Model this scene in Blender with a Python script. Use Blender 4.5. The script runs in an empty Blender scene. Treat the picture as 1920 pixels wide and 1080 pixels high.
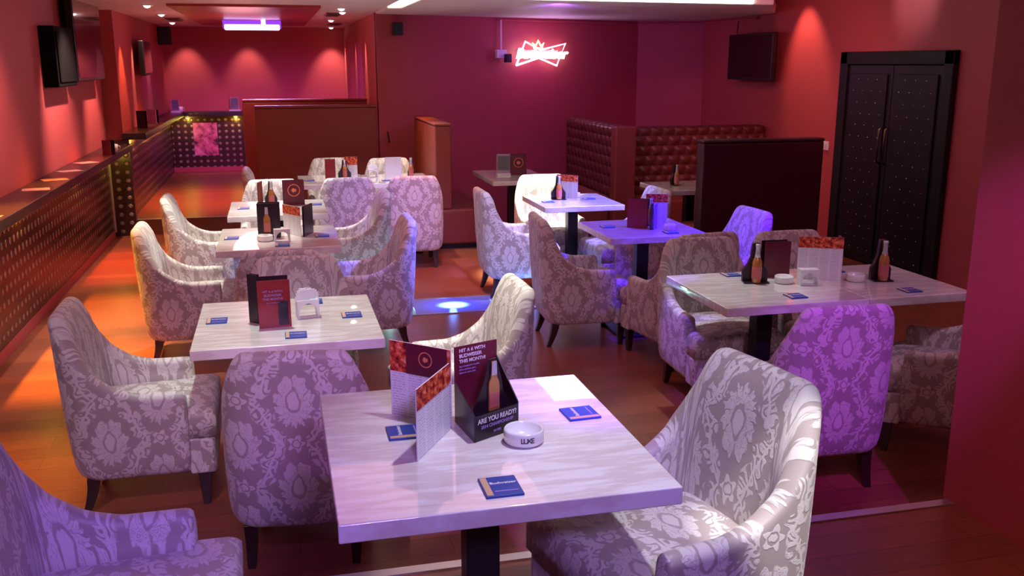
import bpy, bmesh, math, random
from mathutils import Vector, Matrix
PI = math.pi
random.seed(7)
SC = bpy.context.scene
COL = SC.collection

# ------------------------------------------------------------------ camera
cam_d = bpy.data.cameras.new('camera'); cam = bpy.data.objects.new('camera', cam_d); COL.objects.link(cam)
cam_d.sensor_width = 36; cam_d.lens = 1767.0 / 1920 * 36; cam_d.clip_start = 0.05
cam.location = (0, 0, 1.9)
cam.rotation_euler = (math.radians(90 - 13.4626), 0, math.radians(-13.9106))
SC.camera = cam
# ------------------------------------------------------------------ colour management and world
SC.view_settings.view_transform = 'Standard'; SC.view_settings.look = 'None'
SC.view_settings.gamma = 1; SC.view_settings.use_curve_mapping = False
SC.view_settings.exposure = 0.0
wd = bpy.data.worlds.new('world'); SC.world = wd; wd.use_nodes = True
wd.node_tree.nodes['Background'].inputs[0].default_value = (0.35, 0.2, 0.6, 1)
wd.node_tree.nodes['Background'].inputs[1].default_value = 0.02

# ------------------------------------------------------------------ lights of the room, plus added fill lamps
def aim(o, t):
    d = Vector(t) - o.location
    o.rotation_euler = d.to_track_quat('-Z', 'Y').to_euler()
def spot(name, loc, tgt, col, power, angle=60, blend=0.6, size=0.04):
    l = bpy.data.lights.new(name, 'SPOT'); l.energy = power; l.color = col
    l.spot_size = math.radians(angle); l.spot_blend = blend; l.shadow_soft_size = size
    o = bpy.data.objects.new(name, l); COL.objects.link(o); o.location = loc; aim(o, tgt); return o
def point(name, loc, col, power, size=0.05):
    l = bpy.data.lights.new(name, 'POINT'); l.energy = power; l.color = col; l.shadow_soft_size = size
    o = bpy.data.objects.new(name, l); COL.objects.link(o); o.location = loc; return o
def area(name, loc, tgt, col, power, sx, sy):
    l = bpy.data.lights.new(name, 'AREA'); l.energy = power; l.color = col; l.shape = 'RECTANGLE'; l.size = sx; l.size_y = sy
    o = bpy.data.objects.new(name, l); COL.objects.link(o); o.location = loc; aim(o, tgt); return o
WARM = (1, 0.62, 0.36); WHITE = (1, 0.97, 0.9); VIO = (0.45, 0.2, 1.0); BLU = (0.12, 0.05, 1.0); PUR = (0.6, 0.15, 1.0)
AMB = (1, 0.48, 0.1); PINK = (1, 0.45, 0.75); COOL = (0.8, 0.85, 1.0)
# added soft colour fills over the room, without fixtures
area('ceiling_fill', (0.4, 6.0, 2.86), (0.4, 6.2, 0), (1.0, 0.42, 0.50), 23, 2.4, 2.4)  # added area fills under the ceiling for the overall tone
area('ceiling_fill', (4.3, 5.2, 2.86), (4.0, 5.6, 0), (1.0, 0.25, 0.40), 15, 1.4, 2.0)
spot('fill_wash', (0.4, -0.9, 2.84), (0.35, 3.0, 0.4), (0.47, 0.29, 1.0), 440, 44, 0.9, 0.25)  # added front fill for camera-facing surfaces; further local fills follow
spot('fill_wash', (-0.2, 0.2, 2.84), (0.6, 6.5, 0.3), (1.0, 0.55, 0.70), 260, 36, 0.9, 0.25)
spot('fill_wash', (-1.2, 1.2, 2.84), (-0.65, 4.2, 0.4), (0.95, 0.62, 0.8), 200, 30, 0.9, 0.2)
spot('fill_wash', (1.0, 5.6, 2.84), (1.05, 8.9, 0.5), (0.40, 0.28, 1.0), 700, 26, 0.9, 0.2)
spot('fill_wash', (3.2, 3.0, 2.84), (3.25, 4.3, 0.75), (0.75, 0.45, 0.85), 60, 40, 0.9, 0.1)
point('rear_fill', (-0.3, 11.8, 1.9), (1, 0.36, 0.40), 16, 0.3)  # added bare point lamp that lifts the rear ceiling and walls
spot('fill_wash', (1.2, 0.2, 2.84), (2.45, 4.4, 0.5), (0.90, 0.50, 0.78), 160, 24, 0.9, 0.2)
# table spots
spot('table_spot', (0.9, 2.2, 2.84), (0.78, 2.2, 0.95), (0.80, 0.78, 1.0), 125, 50, 0.9)
spot('table_spot', (1.35, 0.9, 2.84), (1.24, 1.96, 0.9), (1, 0.98, 0.92), 330, 10, 0.5)
spot('table_spot', (-0.1, 4.6, 2.84), (-0.05, 4.35, 0.75), (0.80, 1.0, 0.92), 165, 40, 0.6)
spot('table_spot', (1.0, 4.2, 2.84), (0.88, 4.4, 0.6), (0.9, 1.0, 0.85), 330, 24, 0.5)
spot('table_spot', (-0.5, 7.0, 2.84), (-0.55, 7.0, 0.75), (0.93, 1.0, 0.85), 330, 56, 0.6)
spot('table_spot', (-0.1, 8.6, 2.40), (-0.05, 8.3, 0.75), (1.0, 1.0, 0.95), 240, 56, 0.6)
spot('table_spot', (1.0, 9.6, 2.40), (0.9, 9.7, 0.75), (1.0, 0.92, 0.9), 130, 80, 0.6)
spot('table_spot', (2.3, 8.4, 2.40), (2.3, 8.25, 0.6), (0.93, 1.0, 0.82), 850, 30, 0.4)
spot('table_spot', (2.2, 4.9, 2.84), (2.25, 4.5, 0.75), (0.85, 0.95, 1.0), 120, 34, 0.8)
# colour spots
spot('blue_spot', (3.6, 5.2, 2.84), (2.60, 6.20, 0.75), (0.035, 0.0, 1.0), 760, 26, 0.4)
spot('blue_spot', (2.2, 4.2, 2.84), (3.12, 5.95, 0.78), (0.07, 0.0, 1.0), 900, 13, 0.4)
spot('blue_spot', (3.4, 6.4, 2.84), (2.55, 7.6, 0.75), (0.22, 0.2, 1.0), 1100, 24, 0.4)
spot('blue_spot', (2.6, 5.8, 2.84), (0.8, 6.5, 0.6), (0.15, 0.15, 1.0), 1100, 20, 0.5)
spot('blue_spot', (2.7, 7.2, 2.84), (2.05, 7.5, 0.4), (0.45, 0.42, 1.0), 500, 22, 0.5)
spot('blue_spot', (1.6, 4.8, 2.84), (1.85, 7.4, 0.5), (0.5, 0.45, 1.0), 420, 18, 0.5)
spot('blue_spot', (0.9, 4.6, 2.84), (2.14, 4.75, 0.5), (0.2, 0.1, 1.0), 260, 11, 0.6)
spot('purple_spot', (1.9, 1.2, 2.84), (2.45, 3.45, 0.6), (0.42, 0.03, 1.0), 330, 22, 0.7)
spot('purple_spot', (0.9, 0.4, 2.84), (0.25, 3.35, 0.72), (0.45, 0.08, 1.0), 130, 16, 0.8)
spot('purple_spot', (-0.3, 0.6, 2.84), (-0.55, 2.1, 0.75), (0.30, 0.10, 1.0), 110, 40, 0.8)
spot('purple_spot', (0.9, 1.0, 2.84), (0.8, 3.3, 0.0), (0.3, 0.05, 1.0), 500, 14, 0.7)
spot('amber_spot', (-1.45, 4.4, 2.84), (-1.40, 4.5, 0.0), (1, 0.50, 0.05), 380, 30, 0.95)
spot('amber_spot', (-1.50, 6.2, 2.84), (-1.38, 6.3, 0.0), (1, 0.42, 0.03), 1500, 34, 0.95)
spot('amber_spot', (-1.50, 7.5, 2.84), (-1.38, 7.7, 0.0), (1, 0.36, 0.03), 900, 32, 0.95)
spot('amber_spot', (-1.3, 9.4, 2.40), (-1.3, 9.5, 0.0), (1, 0.14, 0.04), 700, 50, 0.9)
spot('amber_spot', (-0.9, 12.6, 2.40), (-0.9, 12.8, 0.2), (1, 0.22, 0.08), 420, 80, 0.9)
spot('red_spot', (1.45, 8.2, 2.38), (1.45, 8.3, 0.0), (1, 0.32, 0.16), 150, 60, 0.9)
spot('violet_spot', (-0.1, 12.6, 2.40), (0.1, 16.2, 1.0), (0.80, 0.16, 1.0), 560, 76, 0.9, 0.1)
spot('violet_spot', (-0.3, 13.0, 2.40), (-1.65, 14.2, 1.2), (0.35, 0.08, 1.0), 150, 66, 0.9, 0.1)
spot('violet_spot', (-0.1, 12.6, 2.40), (1.16, 13.6, 1.2), (0.35, 0.08, 1.0), 130, 66, 0.9, 0.1)
spot('violet_spot', (-0.2, 13.8, 2.40), (0.1, 12.2, 1.4), (0.5, 0.3, 1.0), 600, 40, 0.9, 0.1)
for X, p in ((-1.30, 34), (-0.36, 34), (0.95, 60)):
    spot('wall_spot', (X, 15.86, 2.42), (X, 16.18, 1.40), (1, 0.60, 0.52), p, 66, 0.8, 0.03)
spot('wall_spot', (-1.45, 12.6, 2.42), (-1.66, 12.6, 1.5), (1, 0.75, 0.5), 80, 34, 0.7, 0.02)
spot('wall_spot', (-1.45, 14.0, 2.42), (-1.66, 14.0, 1.5), (1, 0.55, 0.8), 36, 36, 0.7, 0.02)
spot('wall_spot', (-1.40, 11.7, 2.42), (-1.66, 11.6, 1.2), (1, 0.36, 0.10), 110, 50, 0.8, 0.02)
spot('wall_spot', (-1.2, 8.7, 2.42), (-1.82, 9.0, 1.3), (1, 0.62, 0.5), 230, 70, 0.9, 0.02)
spot('wall_spot', (-1.3, 10.5, 2.42), (-1.82, 10.6, 1.1), (1, 0.58, 0.42), 200, 56, 0.9, 0.02)
spot('wall_spot', (-1.2, 6.6, 2.84), (-1.82, 6.7, 1.2), (1, 0.58, 0.45), 200, 80, 0.9, 0.02)
for Y, p in ((12.4, 70), (13.9, 45), (15.9, 80)):
    spot('wall_spot', (1.02, Y, 2.42), (1.16, Y, 1.6), (1, 0.6, 0.6), p, 34, 0.7, 0.02)
spot('wall_fill', (2.6, 8.7, 2.40), (3.6, 12.0, 1.4), (0.45, 0.12, 1.0), 110, 100, 0.9, 0.1)  # added fills that brighten the far, right and near walls
spot('wall_fill', (3.6, 6.6, 2.84), (5.5, 9.4, 1.2), (1.0, 0.26, 0.34), 150, 64, 0.9, 0.1)
spot('wall_fill', (0.7, 0.9, 2.84), (2.52, 2.2, 0.9), (1.0, 0.38, 0.30), 70, 40, 0.9, 0.1)
spot('wall_spot', (5.1, 9.3, 2.8), (5.5, 9.2, 1.8), (1, 0.42, 0.28), 75, 60, 0.8, 0.02)
spot('wall_spot', (4.9, 7.5, 2.8), (5.5, 7.5, 2.5), (0.9, 0.85, 1.0), 16, 60, 0.8, 0.02)
spot('wall_spot', (1.2, 10.3, 2.38), (1.55, 10.5, 0.9), (1, 0.45, 0.08), 70, 40, 0.8, 0.02)

# ------------------------------------------------------------------ node helpers
def new_mat(name):
    m = bpy.data.materials.new(name); m.use_nodes = True
    return m, m.node_tree, m.node_tree.nodes['Principled BSDF']
class V:
    """a float socket with arithmetic"""
    nt = None
    def __init__(s, k): s.k = k
    @staticmethod
    def op(o, *a):
        n = V.nt.nodes.new('ShaderNodeMath'); n.operation = o
        for i, x in enumerate(a):
            if isinstance(x, V): V.nt.links.new(x.k, n.inputs[i])
            else: n.inputs[i].default_value = x
        return V(n.outputs[0])
    def __add__(s, o): return V.op('ADD', s, o)
    __radd__ = __add__
    def __sub__(s, o): return V.op('SUBTRACT', s, o)
    def __rsub__(s, o): return V.op('SUBTRACT', o, s)
    def __mul__(s, o): return V.op('MULTIPLY', s, o)
    __rmul__ = __mul__
    def __truediv__(s, o): return V.op('DIVIDE', s, o)
    def __rtruediv__(s, o): return V.op('DIVIDE', o, s)
def sin(a): return V.op('SINE', a)
def cos(a): return V.op('COSINE', a)
def vabs(a): return V.op('ABSOLUTE', a)
def vmin(a, b): return V.op('MINIMUM', a, b)
def vmax(a, b): return V.op('MAXIMUM', a, b)
def sqrt(a): return V.op('SQRT', a)
def atan2(a, b): return V.op('ARCTAN2', a, b)
def frac(a): return V.op('FRACT', a)
def below(a, t, w):          # 1 where a<t, soft edge w
    n = V.nt.nodes.new('ShaderNodeMapRange'); n.interpolation_type = 'SMOOTHSTEP'
    V.nt.links.new(a.k, n.inputs[0])
    lo, hi = (t - w), (t + w)
    for i, x in ((1, lo), (2, hi)):
        if isinstance(x, V): V.nt.links.new(x.k, n.inputs[i])
        else: n.inputs[i].default_value = x
    n.inputs[3].default_value = 1; n.inputs[4].default_value = 0
    return V(n.outputs[0])
def xyz(nt, kind='UV'):
    tc = nt.nodes.new('ShaderNodeTexCoord'); sp = nt.nodes.new('ShaderNodeSeparateXYZ')
    nt.links.new(tc.outputs[kind], sp.inputs[0]); V.nt = nt
    return V(sp.outputs[0]), V(sp.outputs[1]), V(sp.outputs[2])
def noise(nt, scale, detail=2, kind='Object', vec=None, rough=0.5, stretch=None):
    n = nt.nodes.new('ShaderNodeTexNoise'); n.inputs['Scale'].default_value = scale
    n.inputs['Detail'].default_value = detail; n.inputs['Roughness'].default_value = rough
    tc = nt.nodes.new('ShaderNodeTexCoord'); src = tc.outputs[kind]
    if stretch:
        mp = nt.nodes.new('ShaderNodeMapping'); nt.links.new(src, mp.inputs[0])
        mp.inputs['Scale'].default_value = stretch[:3]
        if len(stretch) > 3: mp.inputs['Rotation'].default_value = (0, 0, stretch[3])
        src = mp.outputs[0]
    nt.links.new(src, n.inputs['Vector']); V.nt = nt
    return V(n.outputs['Fac'])
def mix(nt, f, a, b):
    n = nt.nodes.new('ShaderNodeMix'); n.data_type = 'RGBA'
    nt.links.new(f.k, n.inputs[0])
    for i, c in ((6, a), (7, b)):
        if hasattr(c, 'links'): nt.links.new(c, n.inputs[i])
        else: n.inputs[i].default_value = (*c, 1)
    return n.outputs[2]
def ramp(nt, f, stops):
    n = nt.nodes.new('ShaderNodeValToRGB'); nt.links.new(f.k, n.inputs[0])
    e = n.color_ramp.elements
    while len(e) < len(stops): e.new(0.5)
    for q, (p, c) in zip(e, stops): q.position = p; q.color = (*c, 1)
    return n.outputs[0]
def bump(nt, bs, h, strength=0.3, dist=0.01):
    b = nt.nodes.new('ShaderNodeBump'); b.inputs['Strength'].default_value = strength; b.inputs['Distance'].default_value = dist
    nt.links.new(h.k, b.inputs['Height']); nt.links.new(b.outputs[0], bs.inputs['Normal'])
def plain(name, c, rough=0.5, metal=0, spec=0.5, coat=0, var=0.0, vs=30):
    m, nt, b = new_mat(name)
    b.inputs['Roughness'].default_value = rough; b.inputs['Metallic'].default_value = metal
    b.inputs['Specular IOR Level'].default_value = spec; b.inputs['Coat Weight'].default_value = coat
    f = noise(nt, vs, 3)
    k = var if var else 0.06
    nt.links.new(mix(nt, f, tuple(x * (1 - k) for x in c), tuple(min(1, x * (1 + k)) for x in c)), b.inputs['Base Color'])
    return m
def glow(name, c, s):
    m = bpy.data.materials.new(name); m.use_nodes = True; nt = m.node_tree; nt.nodes.clear()
    e = nt.nodes.new('ShaderNodeEmission'); o = nt.nodes.new('ShaderNodeOutputMaterial')
    e.inputs[0].default_value = (*c, 1); e.inputs[1].default_value = s; nt.links.new(e.outputs[0], o.inputs[0]); return m

# ------------------------------------------------------------------ materials
M = {}
def damask():
    m, nt, b = new_mat('damask_fabric')
    x0, y0, _ = xyz(nt, 'UV')
    n1 = noise(nt, 22, 2, 'UV') - 0.5; n2 = noise(nt, 47, 1, 'UV') - 0.5
    x = x0 + n1 * 0.022; y = y0 + n2 * 0.022
    # scrolling acanthus: contour lines of a smooth noise
    sw = noise(nt, 16, 1.0, 'UV'); scroll = vabs(frac(sw * 7.0) - 0.5); scroll = below(scroll, 0.30, 0.05)
    fs = noise(nt, 42, 1.0, 'UV'); fine = vabs(frac(fs * 6.0) - 0.5); fine = below(fine, 0.10, 0.05)
    PW, PH = 0.40, 0.35
    def cell(ox, oy):
        return (frac((x + ox) / PW + 0.5) - 0.5) * PW, (frac((y + oy) / PH + 0.5) - 0.5) * PH
    figs = []; ds = []
    for ox, oy in ((0.0, 0.0), (PW / 2, PH / 2)):
        dx, dy = cell(ox, oy)
        wid = 0.074 - 0.30 * dy * vabs(dy + 0.03)          # palmette: broad below, pointed above
        ex = dx / (wid - 0.10 * vmax(dy, 0.0) ) ; ey = dy / 0.108
        q = sqrt(ex * ex + ey * ey); a = atan2(dx, dy + 0.045)
        R = 0.80 + 0.20 * vabs(sin(a * 5.5)) + 0.06 * sin(a * 23.0)
        med = below(q, R, 0.035)
        tx = dx / (0.026 - 0.28 * vmax(dy, 0.0)); q2 = sqrt(tx * tx + (dy / 0.046) * (dy / 0.046))
        ring = below(vabs(q2 - 1.0), 0.16, 0.06)
        pet = below(vabs(sin(a * 5.5)), 0.13, 0.06) * (1 - below(q, 0.55, 0.04))
        figs.append(med * (1 - ring * 0.9) * (1 - pet * 0.8) * (1 - fine * 0.55 * (1 - below(q, 0.3, 0.1))))
        ds.append(vabs(dx) / 0.20 + vabs(dy) / 0.175 + 0.22 * cos(dy * (2 * PI / PH)))
    diff = vabs(ds[0] - ds[1])
    band = below(diff, 0.34 + 0.10 * sin(y * 71.0) , 0.05)
    stem = below(diff, 0.055, 0.02)
    bandf = vmax(band * scroll * (1 - fine * 0.4), stem)
    for ox, oy in ((PW / 2, 0.0), (0.0, PH / 2)):
        dx, dy = cell(ox, oy); q = sqrt(dx * dx + dy * dy) / 0.034; a = atan2(dx, dy)
        ro = below(q, 0.85 + 0.22 * sin(a * 5.0), 0.06) * (1 - below(vabs(q - 0.45), 0.08, 0.05))
        bandf = vmax(bandf * (1 - below(q, 1.25, 0.05)), ro)
    fig = vmax(vmax(figs[0], figs[1]), bandf)
    nt.links.new(mix(nt, fig, (0.40, 0.33, 0.305), (0.69, 0.64, 0.60)), b.inputs['Base Color'])
    b.inputs['Sheen Weight'].default_value = 0.2
    r = 0.45 + fig * 0.28; nt.links.new(r.k, b.inputs['Roughness'])
    bump(nt, b, fig, 0.45, 0.003)
    return m
M['fabric'] = damask()
M['leg_wood'] = plain('dark_leg_wood', (0.03, 0.012, 0.01), 0.3, coat=0.4)
def marble():
    m, nt, b = new_mat('veined_tabletop')
    w = noise(nt, 5.0, 5, stretch=(0.6, 3.2, 1, 0.35), rough=0.6)
    v = vabs(w - 0.5) * 9.0
    f = below(v, 0.55, 0.55)
    n2 = noise(nt, 14, 4, stretch=(0.5, 3.5, 1, 0.35))
    c1 = mix(nt, n2, (0.80, 0.76, 0.74), (0.92, 0.90, 0.88))
    nt.links.new(mix(nt, f * 0.55, c1, (0.62, 0.50, 0.44)), b.inputs['Base Color'])
    b.inputs['Roughness'].default_value = 0.22; b.inputs['Coat Weight'].default_value = 1.0; b.inputs['Coat Roughness'].default_value = 0.02
    return m
M['marble'] = marble()
M['post'] = plain('table_post_metal', (0.035, 0.03, 0.035), 0.35, metal=0.6)
def wood_floor():
    m, nt, b = new_mat('red_wood_floor')
    x, y, z = xyz(nt, 'Object')
    br = nt.nodes.new('ShaderNodeTexBrick'); tc = nt.nodes.new('ShaderNodeTexCoord'); nt.links.new(tc.outputs['Object'], br.inputs['Vector'])
    br.inputs['Scale'].default_value = 1.0; br.inputs['Brick Width'].default_value = 1.2; br.inputs['Row Height'].default_value = 0.14
    br.inputs['Mortar Size'].default_value = 0.0015; br.inputs['Mortar Smooth'].default_value = 0.3
    br.inputs['Color1'].default_value = (0.26, 0.075, 0.042, 1); br.inputs['Color2'].default_value = (0.35, 0.105, 0.055, 1); br.inputs['Mortar'].default_value = (0.10, 0.03, 0.02, 1)
    g = noise(nt, 9, 5, stretch=(1.0, 14, 1), rough=0.7)
    n = nt.nodes.new('ShaderNodeMix'); n.data_type = 'RGBA'; n.blend_type = 'MULTIPLY'
    nt.links.new(br.outputs['Color'], n.inputs[6]); nt.links.new(ramp(nt, g, [(0.3, (0.6, 0.55, 0.55)), (0.65, (1.15, 1.1, 1.1))]), n.inputs[7]); n.inputs[0].default_value = 0.8
    nt.links.new(n.outputs[2], b.inputs['Base Color'])
    b.inputs['Roughness'].default_value = 0.33
    bump(nt, b, g, 0.06, 0.002)
    return m
M['floor'] = wood_floor()
def paint(name, c, rough=0.6):
    m, nt, b = new_mat(name)
    f = noise(nt, 1.5, 4); f2 = noise(nt, 160, 2)
    nt.links.new(mix(nt, f, tuple(k * 0.9 for k in c), tuple(k * 1.1 for k in c)), b.inputs['Base Color'])
    b.inputs['Roughness'].default_value = rough; bump(nt, b, f2, 0.15, 0.002)
    return m
M['red'] = paint('red_wall_paint', (0.46, 0.074, 0.080))
M['ceil'] = paint('pale_ceiling_paint', (0.78, 0.74, 0.72))
M['ceil_red'] = None
def slats():
    m, nt, b = new_mat('red_slatted_panel')
    x, y, z = xyz(nt, 'Object')
    s = vabs(sin(y * 30.0))
    nt.links.new(mix(nt, below(s, 0.25, 0.1), (0.42, 0.04, 0.045), (0.16, 0.012, 0.015)), b.inputs['Base Color'])
    b.inputs['Roughness'].default_value = 0.35; bump(nt, b, s, 0.4, 0.01); return m
M['slats'] = slats()
def studs():
    m, nt, b = new_mat('studded_dark_panel')
    x, y, _ = xyz(nt, 'UV')
    dx = frac(x / 0.105) - 0.5; dy = frac(y / 0.095) - 0.5
    q = sqrt(dx * dx + dy * dy)
    f = below(q, 0.22, 0.08)
    n = noise(nt, 40, 2)
    nt.links.new(mix(nt, f, (0.04, 0.012, 0.014), (0.30, 0.20, 0.19)), b.inputs['Base Color'])
    b.inputs['Roughness'].default_value = 0.3; bump(nt, b, f + n * 0.1, 0.6, 0.02); return m
M['studs'] = studs()
M['counter'] = plain('dark_counter_wood', (0.022, 0.009, 0.011), 0.35, coat=0.2)
M['mat'] = plain('reddish_paper', (0.42, 0.17, 0.17), 0.6)
M['matte'] = plain('matte_black_grille', (0.003, 0.003, 0.004), 0.9, spec=0.1)
M['brown'] = plain('brown_leather', (0.27, 0.045, 0.032), 0.6, var=0.12)
M['plum'] = plain('plum_brown_leather', (0.055, 0.012, 0.022), 0.42, var=0.12)
def tufted():
    m, nt, b = new_mat('tufted_brown_leather')
    x, y, _ = xyz(nt, 'UV')
    r = y / 0.11; row = V.op('FLOOR', r)
    xo = x / 0.14 + row * 0.5
    fx = vabs(frac(xo) - 0.5); fy = vabs(frac(r) - 0.5)
    h = cos(fx * 2 * PI * 0.5) * cos(fy * PI)
    n = noise(nt, 20, 3)
    nt.links.new(mix(nt, n, (0.13, 0.03, 0.022), (0.20, 0.05, 0.035)), b.inputs['Base Color'])
    b.inputs['Roughness'].default_value = 0.38; bump(nt, b, h, 0.9, 0.03); return m
M['tufted'] = tufted()
M['black'] = plain('black_plastic', (0.008, 0.007, 0.01), 0.35)
M['screen'] = plain('black_glass_screen', (0.012, 0.008, 0.01), 0.12, coat=0.6)
M['door_frame'] = plain('black_door_frame', (0.006, 0.004, 0.006), 0.6)
M['door_pad'] = plain('black_padded_leather', (0.007, 0.005, 0.012), 0.5)
M['stud'] = plain('chrome_stud', (0.5, 0.48, 0.55), 0.25, metal=1)
M['brass'] = plain('bronze_handle', (0.25, 0.16, 0.10), 0.35, metal=0.9)
M['steel'] = plain('brushed_steel', (0.62, 0.6, 0.6), 0.35, metal=0.8)
M['white'] = plain('white_plastic', (0.8, 0.8, 0.8), 0.35)
M['ceramic'] = plain('white_ceramic', (0.8, 0.78, 0.76), 0.2, coat=0.4)
M['maroon'] = plain('maroon_card', (0.13, 0.012, 0.03), 0.3, var=0.2, vs=12)
M['darkcard'] = plain('dark_card', (0.022, 0.008, 0.018), 0.3)
M['redprint'] = plain('red_print', (0.28, 0.02, 0.03), 0.3, var=0.35, vs=14)
M['blue'] = plain('blue_coaster_card', (0.015, 0.05, 0.30), 0.4)
M['tan'] = plain('tan_coaster_edge', (0.62, 0.38, 0.22), 0.5)
M['ink'] = plain('pale_printing', (0.75, 0.72, 0.75), 0.5)
M['inkdark'] = plain('dark_printing', (0.05, 0.05, 0.06), 0.5)
M['inkviolet'] = plain('violet_printing', (0.36, 0.22, 0.55), 0.5)
M['inkred'] = plain('orange_emblem_print', (0.75, 0.22, 0.10), 0.5)
M['amber'] = plain('amber_bottle', (0.48, 0.19, 0.045), 0.15, coat=0.7)
M['foil'] = plain('pale_foil', (0.6, 0.58, 0.62), 0.3, metal=0.3)
M['blabel'] = plain('pink_red_label', (0.55, 0.14, 0.13), 0.4)
M['paper'] = plain('white_paper', (0.85, 0.84, 0.86), 0.6)
def textcard():
    m, nt, b = new_mat('printed_menu_page')
    x, y, _ = xyz(nt, 'UV')
    ln = below(vabs(frac(y / 0.0075) - 0.5), 0.22, 0.08)
    w = noise(nt, 260, 1, 'UV')
    cols = below(vabs(frac(x / 0.055) - 0.5), 0.40, 0.01)
    f = ln * below(1 - w, 0.52, 0.04) * cols
    nt.links.new(mix(nt, f * 0.55, (0.82, 0.8, 0.83), (0.25, 0.2, 0.25)), b.inputs['Base Color'])
    b.inputs['Roughness'].default_value = 0.4; return m
M['page'] = textcard()
def foodprint():
    m, nt, b = new_mat('orange_food_print')
    n = noise(nt, 45, 4, 'UV', rough=0.65)
    nt.links.new(ramp(nt, n, [(0.35, (0.05, 0.008, 0.015)), (0.46, (0.45, 0.03, 0.02)), (0.56, (0.80, 0.16, 0.05)), (0.68, (0.9, 0.45, 0.3))]), b.inputs['Base Color'])
    b.inputs['Roughness'].default_value = 0.3; return m
M['food'] = foodprint()
def posterprint():
    m, nt, b = new_mat('pink_poster_print')
    n = noise(nt, 7, 3, 'UV', rough=0.6)
    nt.links.new(ramp(nt, n, [(0.36, (0.05, 0.02, 0.06)), (0.46, (0.55, 0.10, 0.16)), (0.58, (0.75, 0.22, 0.35)), (0.7, (0.85, 0.5, 0.55))]), b.inputs['Base Color'])
    b.inputs['Roughness'].default_value = 0.35; return m
M['poster'] = posterprint()
def glass():
    m, nt, b = new_mat('clear_acrylic')
    b.inputs['Transmission Weight'].default_value = 0.8; b.inputs['Roughness'].default_value = 0.05
    b.inputs['Base Color'].default_value = (0.9, 0.88, 0.95, 1); return m
M['glass'] = glass()
M['neon_white'] = glow('neon_white', (0.92, 0.92, 1.0), 8)
M['neon_red'] = glow('neon_red', (1, 0.38, 0.55), 3.6)
M['neon_yellow'] = glow('neon_yellow', (1, 0.9, 0.4), 6)
M['led_cove'] = glow('led_cove', (1, 0.97, 0.72), 8)
M['panel_led'] = glow('panel_led', (0.95, 0.97, 1.0), 7)
M['bulb'] = glow('bulb', (1, 0.8, 0.75), 8)
M['bulb_yellow'] = glow('bulb_yellow', (1, 0.8, 0.3), 10)
M['led_purple'] = glow('led_purple', (0.75, 0.5, 1.0), 6)
M['led_violet'] = glow('led_violet', (0.3, 0.05, 0.9), 1.2)
M['led_cyan'] = glow('led_cyan', (0.3, 0.8, 1.0), 5)
M['red_led'] = glow('neon_tube_red', (1, 0.3, 0.15), 4)
def floorpanel(name, core, edge):
    # a frosted pane that is itself the lamp: brightest over its LED
    m = bpy.data.materials.new(name); m.use_nodes = True; nt = m.node_tree; b = nt.nodes['Principled BSDF']
    x, y, _ = xyz(nt, 'UV')
    q = sqrt(x * x + y * y * 1.3)
    c = ramp(nt, q, [(0.0, core), (0.07, core), (0.15, edge), (0.32, tuple(k * 0.30 for k in edge)), (0.5, tuple(k * 0.22 for k in edge))])
    nt.links.new(c, b.inputs['Emission Color'])
    g = below(q, 0.07, 0.09) * 7 + 1.0; nt.links.new(g.k, b.inputs['Emission Strength'])
    b.inputs['Base Color'].default_value = (0.2, 0.22, 0.3, 1); b.inputs['Roughness'].default_value = 0.2
    return m
M['fp_blue'] = floorpanel('blue_floor_light', (0.3, 0.7, 1.0), (0.02, 0.05, 0.9))
M['fp_teal'] = floorpanel('teal_floor_light', (0.7, 1.0, 0.95), (0.08, 0.5, 0.48))

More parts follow.
